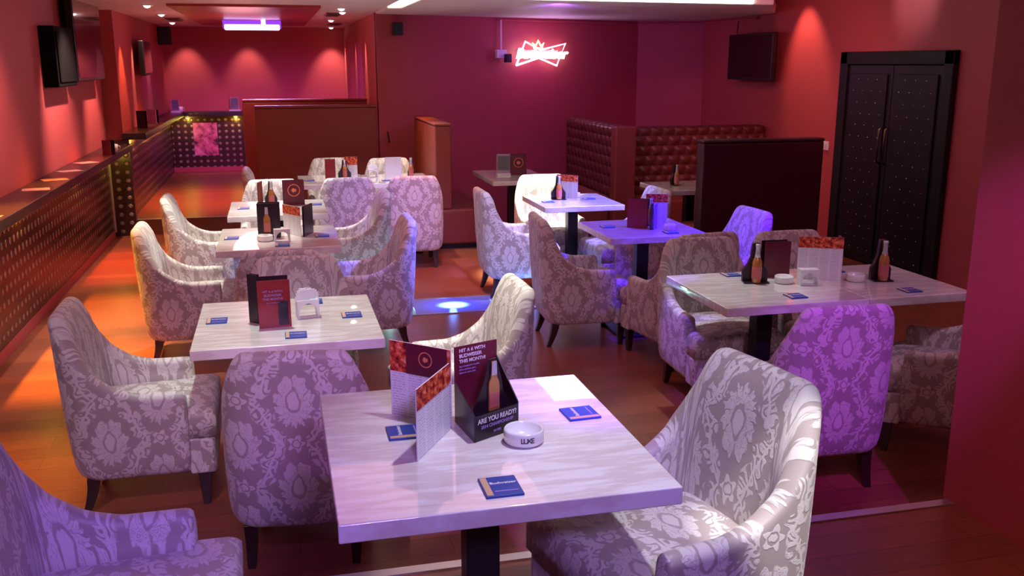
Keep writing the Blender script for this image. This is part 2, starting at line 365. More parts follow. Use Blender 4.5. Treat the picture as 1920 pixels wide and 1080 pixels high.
# ------------------------------------------------------------------ mesh helpers
class MB:
    def __init__(s): s.v = []; s.f = []; s.uv = []; s.mi = []
    def add(s, vs, fs, uvs=None, mi=0):
        o = len(s.v); s.v += [tuple(p) for p in vs]
        for i, f in enumerate(fs):
            s.f.append(tuple(o + k for k in f)); s.mi.append(mi)
            if uvs: s.uv.append(uvs[i])
            else:
                P = [Vector(vs[k]) for k in f]; n = (P[1] - P[0]).cross(P[2] - P[0])
                ax = max(range(3), key=lambda q: abs(n[q]))
                s.uv.append([((p[1], p[2]) if ax == 0 else (p[0], p[2]) if ax == 1 else (p[0], p[1])) for p in P])
        return s
    def box(s, x0, x1, y0, y1, z0, z1, mi=0, mat=None):
        vs = [(x, y, z) for z in (z0, z1) for y in (y0, y1) for x in (x0, x1)]
        fs = [(0, 2, 3, 1), (4, 5, 7, 6), (0, 1, 5, 4), (2, 6, 7, 3), (0, 4, 6, 2), (1, 3, 7, 5)]
        if mat: vs = [mat @ Vector(p) for p in vs]
        return s.add(vs, fs, mi=mi)
    def lathe(s, prof, n=24, c=(0, 0, 0), mi=0, cap=True, sy=1):
        vs = []; fs = []
        for r, z in prof:
            for k in range(n):
                a = 2 * PI * k / n; vs.append((c[0] + r * math.cos(a), c[1] + r * math.sin(a) * sy, c[2] + z))
        for j in range(len(prof) - 1):
            for k in range(n):
                k2 = (k + 1) % n; fs.append((j * n + k, j * n + k2, (j + 1) * n + k2, (j + 1) * n + k))
        if cap:
            fs.append(tuple(reversed(range(n)))); fs.append(tuple((len(prof) - 1) * n + k for k in range(n)))
        return s.add(vs, fs, mi=mi)
    def tube(s, pts, r, n=8, mi=0):
        P = [Vector(p) for p in pts]; vs = []; fs = []
        for i, p in enumerate(P):
            t = ((P[min(i + 1, len(P) - 1)] - p).normalized() + (p - P[max(i - 1, 0)]).normalized())
            t = t.normalized() if t.length > 1e-6 else Vector((0, 0, 1))
            u = t.cross(Vector((0.13, 0.2, 0.97))).normalized(); w = t.cross(u)
            for k in range(n):
                a = 2 * PI * k / n; vs.append(p + (u * math.cos(a) + w * math.sin(a)) * r)
        for i in range(len(P) - 1):
            for k in range(n):
                k2 = (k + 1) % n; fs.append((i * n + k, i * n + k2, (i + 1) * n + k2, (i + 1) * n + k))
        fs.append(tuple(reversed(range(n)))); fs.append(tuple((len(P) - 1) * n + k for k in range(n)))
        return s.add(vs, fs, mi=mi)
    def prism(s, poly, a, b, axis='z', mi=0):
        n = len(poly)
        def P(p, h): return (p[0], p[1], h) if axis == 'z' else (p[0], h, p[1]) if axis == 'y' else (h, p[0], p[1])
        vs = [P(p, a) for p in poly] + [P(p, b) for p in poly]
        fs = [tuple(reversed(range(n))), tuple(range(n, 2 * n))] + [(k, (k + 1) % n, n + (k + 1) % n, n + k) for k in range(n)]
        return s.add(vs, fs, mi=mi)
    def build(s, name, mats, parent=None, smooth=False, bevel=0, seg=2):
        me = bpy.data.meshes.new(name); me.from_pydata(s.v, [], s.f)
        uv = me.uv_layers.new(name='UVMap'); i = 0
        for f in s.uv:
            for c in f: uv.data[i].uv = c; i += 1
        for m in (mats if isinstance(mats, (list, tuple)) else [mats]): me.materials.append(m)
        for p, k in zip(me.polygons, s.mi): p.material_index = k; p.use_smooth = smooth
        bm = bmesh.new(); bm.from_mesh(me); bmesh.ops.recalc_face_normals(bm, faces=bm.faces[:]); bm.to_mesh(me); bm.free()
        o = bpy.data.objects.new(name, me); COL.objects.link(o)
        if parent: o.parent = parent
        if bevel:
            b = o.modifiers.new('bevel', 'BEVEL'); b.width = bevel; b.segments = seg; b.limit_method = 'ANGLE'; b.angle_limit = math.radians(40)
            b.harden_normals = False
            for p in me.polygons: p.use_smooth = True
            w = o.modifiers.new('wn', 'WEIGHTED_NORMAL'); w.keep_sharp = False
        return o
def tag(o, label, cat, group=None, kind=None):
    if label: o['label'] = label
    if cat: o['category'] = cat
    if group: o['group'] = group
    if kind: o['kind'] = kind
    return o
def thing(name, label, cat, loc, rz=0, group=None):
    o = bpy.data.objects.new(name, None); o.empty_display_size = 0.05; COL.objects.link(o); o.location = loc; o.rotation_euler = (0, 0, rz)
    return tag(o, label, cat, group)
def dup(root, loc, rz, label, group=None):
    r = root.copy(); COL.objects.link(r); r.location = loc; r.rotation_euler = (0, 0, rz)
    r['label'] = label
    if group: r['group'] = group
    def rec(a, b):
        for ch in a.children:
            c = ch.copy(); COL.objects.link(c); c.parent = b; rec(ch, c)
    rec(root, r); return r
def struct(name, mb, mat, **k):
    o = mb.build(name, mat, **k); o['kind'] = 'structure'; return o
def text(name, s, size, mat, parent, mtx, sx=1.0, shear=0.0, ext=0.0004, align='CENTER'):
    c = bpy.data.curves.new(name, 'FONT'); c.body = s; c.size = size; c.align_x = align; c.align_y = 'CENTER'; c.extrude = ext; c.shear = shear; c.offset = size * 0.02
    t = bpy.data.objects.new(name, c); COL.objects.link(t); bpy.context.view_layer.update()
    me = bpy.data.meshes.new_from_object(t.evaluated_get(bpy.context.evaluated_depsgraph_get()))
    bpy.data.objects.remove(t); bpy.data.curves.remove(c)
    me.transform(mtx @ Matrix.Diagonal((sx, 1, 1, 1))); me.materials.clear(); me.materials.append(mat)
    o = bpy.data.objects.new(name, me); COL.objects.link(o); o.parent = parent; return o
def face_frame(p0, p1, z):      # x along p0->p1, y up, z out towards the right-hand side of p0->p1
    a = Vector((p1[0] - p0[0], p1[1] - p0[1], 0)).normalized(); up = Vector((0, 0, 1)); n = a.cross(up)
    m = Matrix.Identity(4)
    for i, vv in enumerate((a, up, n)):
        for j in range(3): m[j][i] = vv[j]
    m[0][3], m[1][3], m[2][3] = (p0[0] + p1[0]) / 2, (p0[1] + p1[1]) / 2, z
    return m

# ------------------------------------------------------------------ the room
XL, XR, YB, ZH, ZS, RAISE = -1.82, 5.50, 16.2, 2.90, 2.43, 0.17
struct('floor', MB().box(XL - 0.1, XR + 0.1, 2.93, 11.25, -0.1, 0.0), M['floor'])
struct('floor_platform', MB().box(XL - 0.1, XR + 0.1, -2.0, 2.93, -0.1, 0.20), M['floor'])
struct('floor_rear', MB().box(XL - 0.1, 1.3, 11.25, YB + 0.1, -0.1, RAISE), M['floor'])
struct('wall_left', MB().box(XL - 0.15, XL, -2, 11.3, -0.1, ZH + 0.1).box(XL - 0.15, XL + 0.17, 11.3, YB + 0.1, -0.1, ZH + 0.1), M['red'])
struct('wall_rear', MB().box(XL, 1.16, YB, YB + 0.15, -0.1, ZH), M['red'])
struct('wall_rear_right', MB().box(1.16, 1.31, 11.12, YB + 0.15, -0.1, ZH), M['red'])
wa = [(1.16, 11.05), (4.75, 12.2), (XR, 11.75), (XR + 0.15, 11.9), (4.78, 12.36), (1.16, 11.2)]
struct('wall_far', MB().prism(wa, -0.1, ZH), M['red'])
struct('wall_right', MB().box(XR, XR + 0.15, -2, 11.8, -0.1, ZH), M['red'])
struct('wall_near_right', MB().box(2.52, 2.70, -2, 2.97, 0.20, ZH).box(2.52, 2.70, 2.93, 2.97, 0, 0.2), M['red'])
struct('wall_front', MB().box(XL - 0.1, XR + 0.1, -2.15, -2, -0.1, ZH), M['red'])
struct('ceiling', MB().box(XL - 0.1, XR + 0.1, -2.1, 12.5, ZH, ZH + 0.1), M['ceil'])
struct('ceiling_rear', MB().box(XL - 0.1, 1.16, 8.0, YB + 0.1, 2.45, 2.60), M['ceil'])
sp = [(1.30, 8.30), (4.68, 8.50), (5.45, 9.85), (5.5, 11.76), (4.75, 12.22), (1.16, 11.06), (1.16, 9.95), (1.30, 9.95)]
struct('ceiling_soffit', MB().prism(sp, ZS, 2.52), M['ceil'], bevel=0.015)
struct('ceiling_cove', MB().prism([(1.30, 8.62), (4.60, 8.80), (5.35, 10.0), (5.5, 11.76), (4.75, 12.22), (1.16, 11.06), (1.16, 9.95), (1.30, 9.95)], 2.52, ZH), M['ceil'])
tag(MB().box(1.35, 4.45, 8.275, 8.295, 2.437, 2.50).build('led_cove_light', M['led_cove']), 'long pale yellow LED strip glowing in the ceiling cove', 'ceiling light')
bpy.data.objects['led_cove_light'].data.transform(Matrix.Translation((1.30, 8.275, 0)) @ Matrix.Rotation(0.0591, 4, 'Z') @ Matrix.Translation((-1.30, -8.275, 0)))
tag(MB().box(1.17, 1.29, 8.4, 9.9, 2.47, 2.50).build('led_slot_light', M['led_cove']), 'short yellow LED slot in the ceiling above the wall corner', 'ceiling light')
# nosing strips, baseboards
struct('trim_1', MB().box(XL, 2.52, 2.90, 2.945, 0.2, 0.206), M['steel'])
struct('trim_2', MB().box(XL + 0.16, 1.3, 11.22, 11.27, RAISE, RAISE + 0.006), M['steel'])
struct('baseboard_left', MB().box(XL, XL + 0.018, 2.93, 11.15, 0, 0.08), M['red'])
struct('baseboard_rear', MB().box(-1.63, 1.16, YB - 0.055, YB - 0.03, RAISE, RAISE + 0.07), M['red'])
# conduit along the far wall
cp = [(2.66, 11.50, 2.40), (4.72, 12.16, 2.395), (5.44, 11.72, 2.395), (5.47, 10.3, 2.395)]
tag(MB().tube(cp, 0.012).build('cable_conduit', M['red']), 'thin red cable conduit running just under the ceiling edge', 'conduit')
# slatted ceiling panel
tag(MB().box(-0.95, 0.50, 9.9, 14.9, 2.425, 2.449).build('ceiling_panel', M['slats']), 'large dark red slatted panel on the rear ceiling', 'ceiling panel')
for i, q in enumerate(((0.72, 11.6), (-1.2, 13.4), (0.92, 14.6))):
    v = thing('air_vent', ['dark air vent beside the two paired downlights at the right of the rear ceiling', 'dark air vent between the downlights at the left of the rear ceiling', 'dark air vent beside the corner downlight of the rear ceiling'][i], 'vent', (q[0], q[1], 2.449))
    MB().box(-0.09, 0.09, -0.30, 0.30, -0.012, 0).build('frame', M['maroon'], v)
    b = MB()
    for k in range(7): b.box(-0.07, 0.07, -0.27 + k * 0.085, -0.23 + k * 0.085, -0.018, -0.012)
    b.build('grille', M['black'], v)

# studded panels and counters on the left and at the rear
def counter(name, label, x0, x1, y0, y1, zt, cat='counter'):
    t = thing(name, label, cat, ((x0 + x1) / 2, (y0 + y1) / 2, zt - 0.07))
    mx, my = (x0 + x1) / 2, (y0 + y1) / 2
    MB().box(x0 - mx, x1 - mx, y0 - my, y1 - my, 0, 0.07).build('counter_top', M['counter'], t, bevel=0.006)
    return t
counter('wall_counter', 'long dark wooden wall counter along the left wall', XL + 0.001, XL + 0.26, 3.0, 11.28, 1.02)
counter('wall_counter', 'dark wooden wall counter on the raised rear left wall', XL + 0.171, -1.40, 11.20, YB - 0.02, 1.14)
counter('wall_counter', 'dark wooden counter across the rear wall above the poster', -1.40, -0.30, YB - 0.30, YB - 0.001, 1.14)
def panel(label, b): return tag(b.build('studded_panel', M['studs']), label, 'wall panel', kind=None)
panel('dark studded panelling below the long left counter', MB().box(XL + 0.0005, XL + 0.012, 3.0, 11.15, 0.081, 0.948))
panel('dark studded panelling below the raised rear left counter', MB().box(XL + 0.171, XL + 0.19, 11.33, YB - 0.03, RAISE, 1.068))
panel('dark studded panelling behind the poster on the rear wall', MB().box(-1.62, 1.15, YB - 0.03, YB - 0.001, RAISE, 1.068))
panel('narrow studded end panel at the step by the left wall', MB().box(XL + 0.02, XL + 0.24, 11.20, 11.295, 0.0, 1.068))
tag(MB().box(XL + 0.001, XL + 0.03, 11.155, 11.19, 0.05, 0.93).build('metal_edge_strip', M['steel']), 'upright metal edge strip beside the studded end panel', 'edge strip')
tag(MB().box(-0.185, 0.185, -0.006, 0, 0, 0.52).build('poster', M['poster']), 'pink and red poster pinned to the studded rear panel', 'poster')
bpy.data.objects['poster'].location = (-1.11, YB - 0.031, 0.43)
# under-counter lamps
uc = [(XL + 0.10, 5.2, 0.95, (1, 0.3, 0.06), 1.6), (XL + 0.10, 7.2, 0.95, (1, 0.55, 0.05), 1.6), (XL + 0.10, 9.3, 0.95, (1, 0.65, 0.05), 1.3), (XL + 0.10, 10.8, 0.95, (1, 0.65, 0.1), 1.3), (-1.52, 11.9, 1.06, (1, 0.5, 0.06), 1.5), (-1.52, 13.2, 1.06, (1, 0.35, 0.06), 1.5), (-1.52, 14.6, 1.06, (1, 0.35, 0.06), 1.5), (-1.36, 16.0, 1.06, (1, 0.7, 0.1), 1.5), (-0.62, 16.05, 1.06, (1, 0.7, 0.1), 1.5)]
ul = ['nearest along the left counter', 'second along the left counter', 'third along the left counter', 'fourth along the left counter next to the metal strip', 'at the near end of the raised counter', 'in the middle of the raised counter', 'towards the far end of the raised counter', 'left of the poster at the rear corner', 'right of the poster on the rear wall']
for (x, y, z, c, w), L in zip(uc, ul):
    t = thing('counter_light', 'small amber light under the counter, ' + L, 'light', (x, y, z))
    MB().lathe([(0.030, -0.015), (0.034, -0.010), (0.034, 0.0)], 16).build('housing', M['steel'], t)
    MB().lathe([(0.005, -0.024), (0.02, -0.021), (0.026, -0.0155)], 16).build('lens', M['bulb_yellow'], t)
    point('counter_lamp', (x, y, z - 0.06), c, w * 1.4, 0.02)

# square LED ceiling fixture whose reflection shows on the foreground table
t = thing('ceiling_light', 'square white LED ceiling fixture over the middle of the room', 'ceiling light', (2.45, 7.80, 2.895))
MB().box(-0.24, 0.24, -0.36, 0.36, -0.03, 0).build('frame', M['white'], t, bevel=0.004)
MB().box(-0.21, 0.21, -0.33, 0.33, -0.034, -0.0295).build('diffuser', M['panel_led'], t)
# downlights
dl = [(-1.22, 12.07), (-1.33, 14.5), (-1.16, 10.22), (-0.30, 15.55), (0.95, 15.9), (0.79, 13.17), (0.79, 11.05), (0.73, 10.33)]
dn = ['middle one of the left row over the rear aisle', 'farthest one of the left row, by the corner speaker', 'nearest one of the left row over the rear aisle', 'on its own at the rear wall under the violet light bar', 'farthest one of the right row, in the rear corner', 'second farthest one of the right row', 'lower one of the pair beside the ceiling vent', 'upper one of the pair beside the ceiling vent']
for (x, y), L in zip(dl, dn):
    t = thing('downlight', 'small round glowing downlight, ' + L, 'ceiling light', (x, y, 2.449), 0)
    MB().lathe([(0.030, -0.002), (0.055, -0.008), (0.06, 0.0)], 20).build('trim_ring', M['white'], t)
    MB().lathe([(0.004, -0.03), (0.026, -0.022), (0.034, -0.009)], 16).build('lens', M['bulb'], t)
# violet LED bar
t = thing('light_bar', 'violet glowing LED bar hanging under the red ceiling panel', 'ceiling light', (-0.22, 12.9, 2.30))
MB().box(-0.36, 0.36, 0, 0.1, 0.02, 0.12).build('housing', M['led_violet'], t)
MB().box(-0.34, 0.34, -0.03, 0.0, 0.0, 0.07).build('led_strip', M['led_purple'], t, bevel=0.02)
for k in (-0.25, 0.25): MB().tube([(k, 0.05, 0.12), (k, 0.05, 0.125)], 0.01).build('bracket', M['black'], t)
for dz in (0.09, 0.12): MB().lathe([(0.02, -0.02), (0.03, 0), (0.02, 0.02)], 12, (0.14, -0.03, dz - 0.005)).build('indicator', M['led_cyan'], t)

# left wall screens and speaker
def tv(label, loc, rz, w, h, d=0.06):
    t = thing('television', label, 'television', loc, rz)
    MB().box(-w / 2, w / 2, 0, d, -h / 2, h / 2).build('casing', M['black'], t, bevel=0.008)
    MB().box(-w / 2 + 0.02, w / 2 - 0.02, -0.004, 0.0005, -h / 2 + 0.03, h / 2 - 0.02).build('screen', M['screen'], t)
    MB().box(-0.12, 0.12, d, d + 0.05, -0.1, 0.1).build('wall_bracket', M['black'], t)
    return t
tv('large flat television on the left wall', (XL + 0.12, 10.1, 2.10), PI / 2, 1.40, 0.74)
tv('small flat television farther along the left wall', (XL + 0.17 + 0.13, 13.0, 1.95), PI / 2, 0.75, 0.42)
t = thing('wall_speaker', 'large black speaker at the left edge on the left wall', 'speaker', (XL + 0.001, 8.93, 1.70))
MB().box(0, 0.12, -0.38, 0.38, 0, 0.49).build('cabinet', M['matte'], t, bevel=0.01); MB().box(0.12, 0.13, -0.34, 0.34, 0.04, 0.45).build('grille', M['matte'], t)
t = thing('wall_speaker', 'small black speaker in the rear corner under the ceiling', 'speaker', (-1.645, 15.6, 2.16))
MB().box(0, 0.18, -0.1, 0.1, 0, 0.26).build('cabinet', M['black'], t, bevel=0.01); MB().box(0.02, 0.16, -0.112, -0.1, 0.02, 0.24).build('grille', M['door_pad'], t)
t = thing('wall_speaker', 'small black speaker high on the far wall beside the corner', 'speaker', (1.40, 10.98, 2.20))
MB().box(-0.055, 0.055, 0, 0.12, 0, 0.14).build('cabinet', M['black'], t, bevel=0.006); MB().box(-0.045, 0.045, -0.006, 0, 0.01, 0.13).build('grille', M['door_pad'], t)
tv('black wall screen hanging on the right wall', (XR - 0.16, 10.2, 1.96), -PI / 2, 1.05, 0.52)
tag(MB().tube([(XR - 0.12, 10.6, 2.225), (XR - 0.10, 10.62, 2.38)], 0.006).build('hanging_cable', M['black']), 'thin cable running from the ceiling to the wall screen', 'cable')

# door (right wall)
d = thing('door_1', 'black padded double door with studs and bronze pulls in the right wall', 'door', (XR - 0.0, 7.68, 0), 0); d['kind'] = 'structure'
MB().box(-0.06, 0.0, -0.82, -0.70, 0, 2.0).box(-0.06, 0, 0.70, 0.82, 0, 2.0).box(-0.06, 0, -0.82, 0.82, 1.88, 2.0).build('door_frame', M['door_frame'], d, bevel=0.01)
for s in (-1, 1):
    lf = MB().box(-0.035, -0.001, min(0.004 * s, 0.70 * s), max(0.004 * s, 0.70 * s), 0.01, 1.88).build('door_leaf', M['door_pad'], d, bevel=0.01)
    pb = MB(); y0, y1 = (0.06, 0.64) if s > 0 else (-0.64, -0.06)
    pb.box(-0.055, -0.035, y0, y1, 0.08, 1.80).build('padding', M['door_pad'], lf, bevel=0.018, seg=3)
    sb = MB()
    for r in range(16):
        for c in range(4):
            yy = y0 + 0.07 + c * 0.145 + (0.07 if r % 2 else 0)
            if yy > y1 - 0.03: continue
            sb.lathe([(0.0075, 0), (0.006, 0.003), (0.002, 0.005)], 8, (0, 0, 0))
            n = 24; base = len(sb.v) - n
            for q in range(base, len(sb.v)):
                a = sb.v[q]; sb.v[q] = (-0.055 - a[2], yy + a[0], 0.14 + r * 0.107 + a[1])
    sb.build('studs', M['stud'], lf, smooth=True)
    MB().tube([(-0.06, 0.045 * s, 0.98), (-0.10, 0.045 * s, 1.0), (-0.10, 0.045 * s, 1.30), (-0.06, 0.045 * s, 1.32)], 0.011).build('door_handle', M['brass'], lf, smooth=True)
t = thing('light_switch', 'small pale light switch between the booth partition and the black door', 'switch', (XR, 8.72, 1.02))
MB().box(-0.012, 0, -0.045, 0.045, 0, 0.09).build('plate', M['white'], t, bevel=0.003); MB().box(-0.016, -0.012, -0.018, 0.018, 0.025, 0.065).build('rocker', M['ceramic'], t)

# ------------------------------------------------------------------ booths
def booth_panel(label, x0, x1, y0, y1, z0, z1, mat='brown'):
    cx, cy = (x0 + x1) / 2, (y0 + y1) / 2
    t = thing('booth_partition', label, 'partition', (cx, cy, z0))
    MB().box(x0 - cx, x1 - cx, y0 - cy, y1 - cy, 0, z1 - z0 - 0.03).build('panel', M[mat], t, bevel=0.015)
    MB().box(x0 - cx - 0.004, x1 - cx + 0.004, y0 - cy - 0.004, y1 - cy + 0.004, z1 - z0 - 0.03, z1 - z0).build('cap', M[mat], t, bevel=0.012)
    return t
booth_panel('wide brown leather booth partition at the step, left of centre', -0.22, 1.13, 11.0, 11.14, 0.0, 1.43)
booth_panel('brown booth partition just behind the wide one at the step', -0.38, 1.13, 12.1, 12.26, RAISE, 1.46)
t = thing('booth_bench', 'brown leather booth bench hidden between the two rear partitions', 'bench', (0.4, 11.62, RAISE))
MB().box(-0.6, 0.72, -0.12, 0.47, 0, 0.28).build('seat', M['brown'], t, bevel=0.03)
# orange lit booth end and bench
booth_panel('narrow tall booth end lit orange on its left side', 1.56, 1.73, 9.56, 10.99, 0.42, 1.30)
t = thing('booth_bench', 'brown leather bench base below the tall booth end', 'bench', (1.82, 10.28, 0))
MB().box(-0.26, 0.30, -0.73, 0.76, 0.05, 0.42).build('seat', M['brown'], t, bevel=0.03); MB().box(-0.22, 0.26, -0.68, 0.72, 0, 0.05).build('plinth', M['black'], t)
t = thing('booth_bench', 'tufted brown booth back facing left behind the far dark table', 'bench', (3.6, 10.6, 0))
MB().box(-0.02, 0.18, -0.75, 1.0, 0, 1.22).build('backrest', M['tufted'], t, bevel=0.03)
MB().box(-0.045, 0.20, -0.90, -0.75, 0, 1.225).build('end_post', M['brown'], t, bevel=0.02)
MB().box(-0.50, -0.02, -0.70, 0.95, 0.08, 0.45).build('seat', M['brown'], t, bevel=0.03)
t = thing('booth_bench', 'wide tufted brown booth back in the far right corner', 'bench', (4.63, 10.0, 0))
MB().box(-0.82, 0.84, -0.05, 0.13, 0, 1.20).build('backrest', M['tufted'], t, bevel=0.03)
MB().box(-0.82, 0.84, -0.55, -0.05, 0.08, 0.45).build('seat', M['brown'], t, bevel=0.03)
booth_panel('large dark plum booth partition in front of the right wall', 3.56, 4.72, 7.52, 7.66, 0.0, 1.25, 'plum')
t = thing('booth_bench', 'brown booth bench behind the plum partition', 'bench', (4.25, 7.92, 0))
MB().box(-0.6, 0.45, -0.24, 0.22, 0.08, 0.45).build('seat', M['brown'], t, bevel=0.03)

# ------------------------------------------------------------------ tables
def table(label, x0, x1, y0, y1, z=0.0, name='marble_table', h=0.75, post=0.045):
    cx, cy = (x0 + x1) / 2, (y0 + y1) / 2; w, dd = (x1 - x0) / 2, (y1 - y0) / 2
    t = thing(name, label, 'table', (cx, cy, z))
    MB().box(-w, w, -dd, dd, h - 0.045, h).build('table_top', M['marble'], t, bevel=0.004)
    MB().box(-post, post, -post, post, 0.02, h - 0.06).build('post', M['post'], t, bevel=0.006)
    MB().box(-0.2, 0.2, -0.2, 0.2, h - 0.06, h - 0.045).build('top_plate', M['post'], t)
    MB().box(-0.22, 0.22, -0.22, 0.22, 0, 0.02).build('base_plate', M['post'], t, bevel=0.006)
    return t
table('large square marble-effect table in the foreground, veined white top', 0.08, 0.865, 1.85, 2.68, 0.20)
table('square marble-effect table with white top, left of centre behind the foreground one', -0.395, 0.405, 3.90, 4.71)
table('square marble-effect table in the middle of the left row, holding the bottle card', -0.41, 0.37, 6.06, 6.90)
table('brightly lit square table at the far end of the left row', -0.40, 0.36, 7.45, 8.27)
table('left half of the long white table in front of the brown booth partition', 0.19, 0.84, 9.28, 10.08)
table('right half of the long white table in front of the brown booth partition', 0.845, 1.50, 9.22, 10.02)
table('wide right-hand table with two bottles, its left half', 2.055, 2.832, 4.00, 4.74)
table('narrower right half of the right-hand table, by the near wall end', 2.836, 3.44, 4.00, 4.74)
table('square table lit saturated blue in the right row', 2.14, 2.86, 5.88, 6.60)
table('square pale blue table farther back in the right row', 2.09, 2.78, 7.32, 8.06)
table('dim marble table in the far booth beside the dark wall', 2.06, 2.70, 9.10, 10.12)
table('small pale table half hidden behind the plum partition', 3.46, 4.20, 8.03, 8.72)

# ------------------------------------------------------------------ armchairs
def smooth01(t): t = max(0, min(1, t)); return t * t * (3 - 2 * t)
def chair_shell():
    # plan: chair faces +x. outer U from left arm front (+x,+y) round the back (-x) to right arm front
    W, XB, XF, R = 0.285, -0.285, 0.19, 0.13
    pts = []      # (x, y, nx, ny, s)
    def line(a, b, n, nrm, end=False):
        for k in range(n + (1 if end else 0)):
            t = k / n; pts.append((a[0] + (b[0] - a[0]) * t, a[1] + (b[1] - a[1]) * t, *nrm))
    line((XF, W), (XB + R, W), 12, (0, 1))
    for k in range(10):
        a = PI / 2 + (PI / 2) * k / 10; pts.append((XB + R + R * math.cos(a), W - R + R * math.sin(a), math.cos(a), math.sin(a)))
    line((XB, W - R), (XB, -(W - R)), 14, (-1, 0))
    for k in range(10):
        a = PI + (PI / 2) * k / 10; pts.append((XB + R + R * math.cos(a), -(W - R) + R * math.sin(a), math.cos(a), math.sin(a)))
    line((XB + R, -W), (XF, -W), 12, (0, -1), True)
    # arc length
    S = [0]
    for i in range(1, len(pts)): S.append(S[-1] + math.hypot(pts[i][0] - pts[i - 1][0], pts[i][1] - pts[i - 1][1]))
    tot = S[-1]
    def height(i):
        dc = abs(S[i] - tot / 2)          # distance along the U from the middle of the back
        T = [(0, .885), (.175, .883), (.203, .872), (.25, .775), (.30, .695), (.36, .625), (.44, .567), (.53, .541), (1.0, .535)]
        for (a, p), (c, q) in zip(T, T[1:]):
            if dc <= c: return p + (q - p) * (dc - a) / (c - a)
        return .535
    mb = MB(); rings = []; n = len(pts)
    th = 0.072
    for i, (x, y, nx, ny) in enumerate(pts):
        h = height(i); ring = []
        def P(off, z, lean=1.0):
            # lean: the back leans outwards with height
            k = max(0.0, -nx); l = 0.045 * max(0, (z - 0.25)) / 0.63 * k * lean
            sp = -0.010 * smooth01((z - .5) / .35) * abs(ny)
            o = off + l + sp
            return (x + nx * o, y + ny * o, z)
        back = max(0.0, -nx)
        ti = th + 0.030 * back
        ring += [P(-ti, 0.30, 0.6), P(-ti, 0.16), P(-0.065, 0.155), P(-0.030, 0.165), P(-0.008, 0.195), P(0.002, 0.26), P(0.006, 0.42 + 0.2 * (h - 0.535)), P(0.0, h - 0.07)]
        c = th / 2 - 0.002; r = c
        for k in range(7):
            a = PI * k / 6; ring.append(P(-c + r * math.cos(a), h - r * 0.9 + r * 0.9 * math.sin(a)))
        ring += [P(-ti * 0.97, h - 0.075, 0.75), P(-ti - 0.012, 0.46, 0.6)]
        rings.append((ring, S[i], h))
    m = len(rings[0][0]); vs = [p for r in rings for p in r[0]]; fs = []; uvs = []
    def vlen(r):
        o = [0]
        for k in range(1, m + 1): o.append(o[-1] + (Vector(r[k % m]) - Vector(r[k - 1])).length)
        return o
    for i in range(n - 1):
        va, vb = vlen(rings[i][0]), vlen(rings[i + 1][0])
        for k in range(m):
            k2 = (k + 1) % m
            fs.append((i * m + k, (i + 1) * m + k, (i + 1) * m + k2, i * m + k2))
            def uvp(r, kk, s, h):
                z = r[kk % m][2]
                if kk <= 11: return (s - tot / 2, z)
                return (s - tot / 2, 2 * h - z)
            ra, rb = rings[i], rings[i + 1]
            uvs.append([uvp(ra[0], k, ra[1], ra[2]), uvp(rb[0], k, rb[1], rb[2]), uvp(rb[0], k + 1 if k + 1 < m else m - 1, rb[1], rb[2]), uvp(ra[0], k + 1 if k + 1 < m else m - 1, ra[1], ra[2])])
    # rounded end caps
    for side, ring, sg in ((0, rings[0][0], 1), (n - 1, rings[-1][0], 1)):
        base = side * m; cx = sum(p[0] for p in ring) / m; cy = sum(p[1] for p in ring) / m; cz = sum(p[2] for p in ring) / m
        o = len(vs)
        for p in ring:
            q = Vector(p); cc = Vector((cx, cy, cz)); dirv = q - cc
            q2 = cc + Vector((dirv.x, dirv.y * 0.72, dirv.z - math.copysign(min(0.012, abs(dirv.z)), dirv.z))); vs.append((q2.x + 0.014, q2.y, q2.z))
        for k in range(m):
            k2 = (k + 1) % m; fs.append((base + k, base + k2, o + k2, o + k))
            uvs.append([(vs[q][1], vs[q][2]) for q in (base + k, base + k2, o + k2, o + k)])
        fs.append(tuple(range(o, o + m))); uvs.append([(vs[q][1], vs[q][2]) for q in range(o, o + m)])
    mb.add(vs, fs, uvs)
    return mb
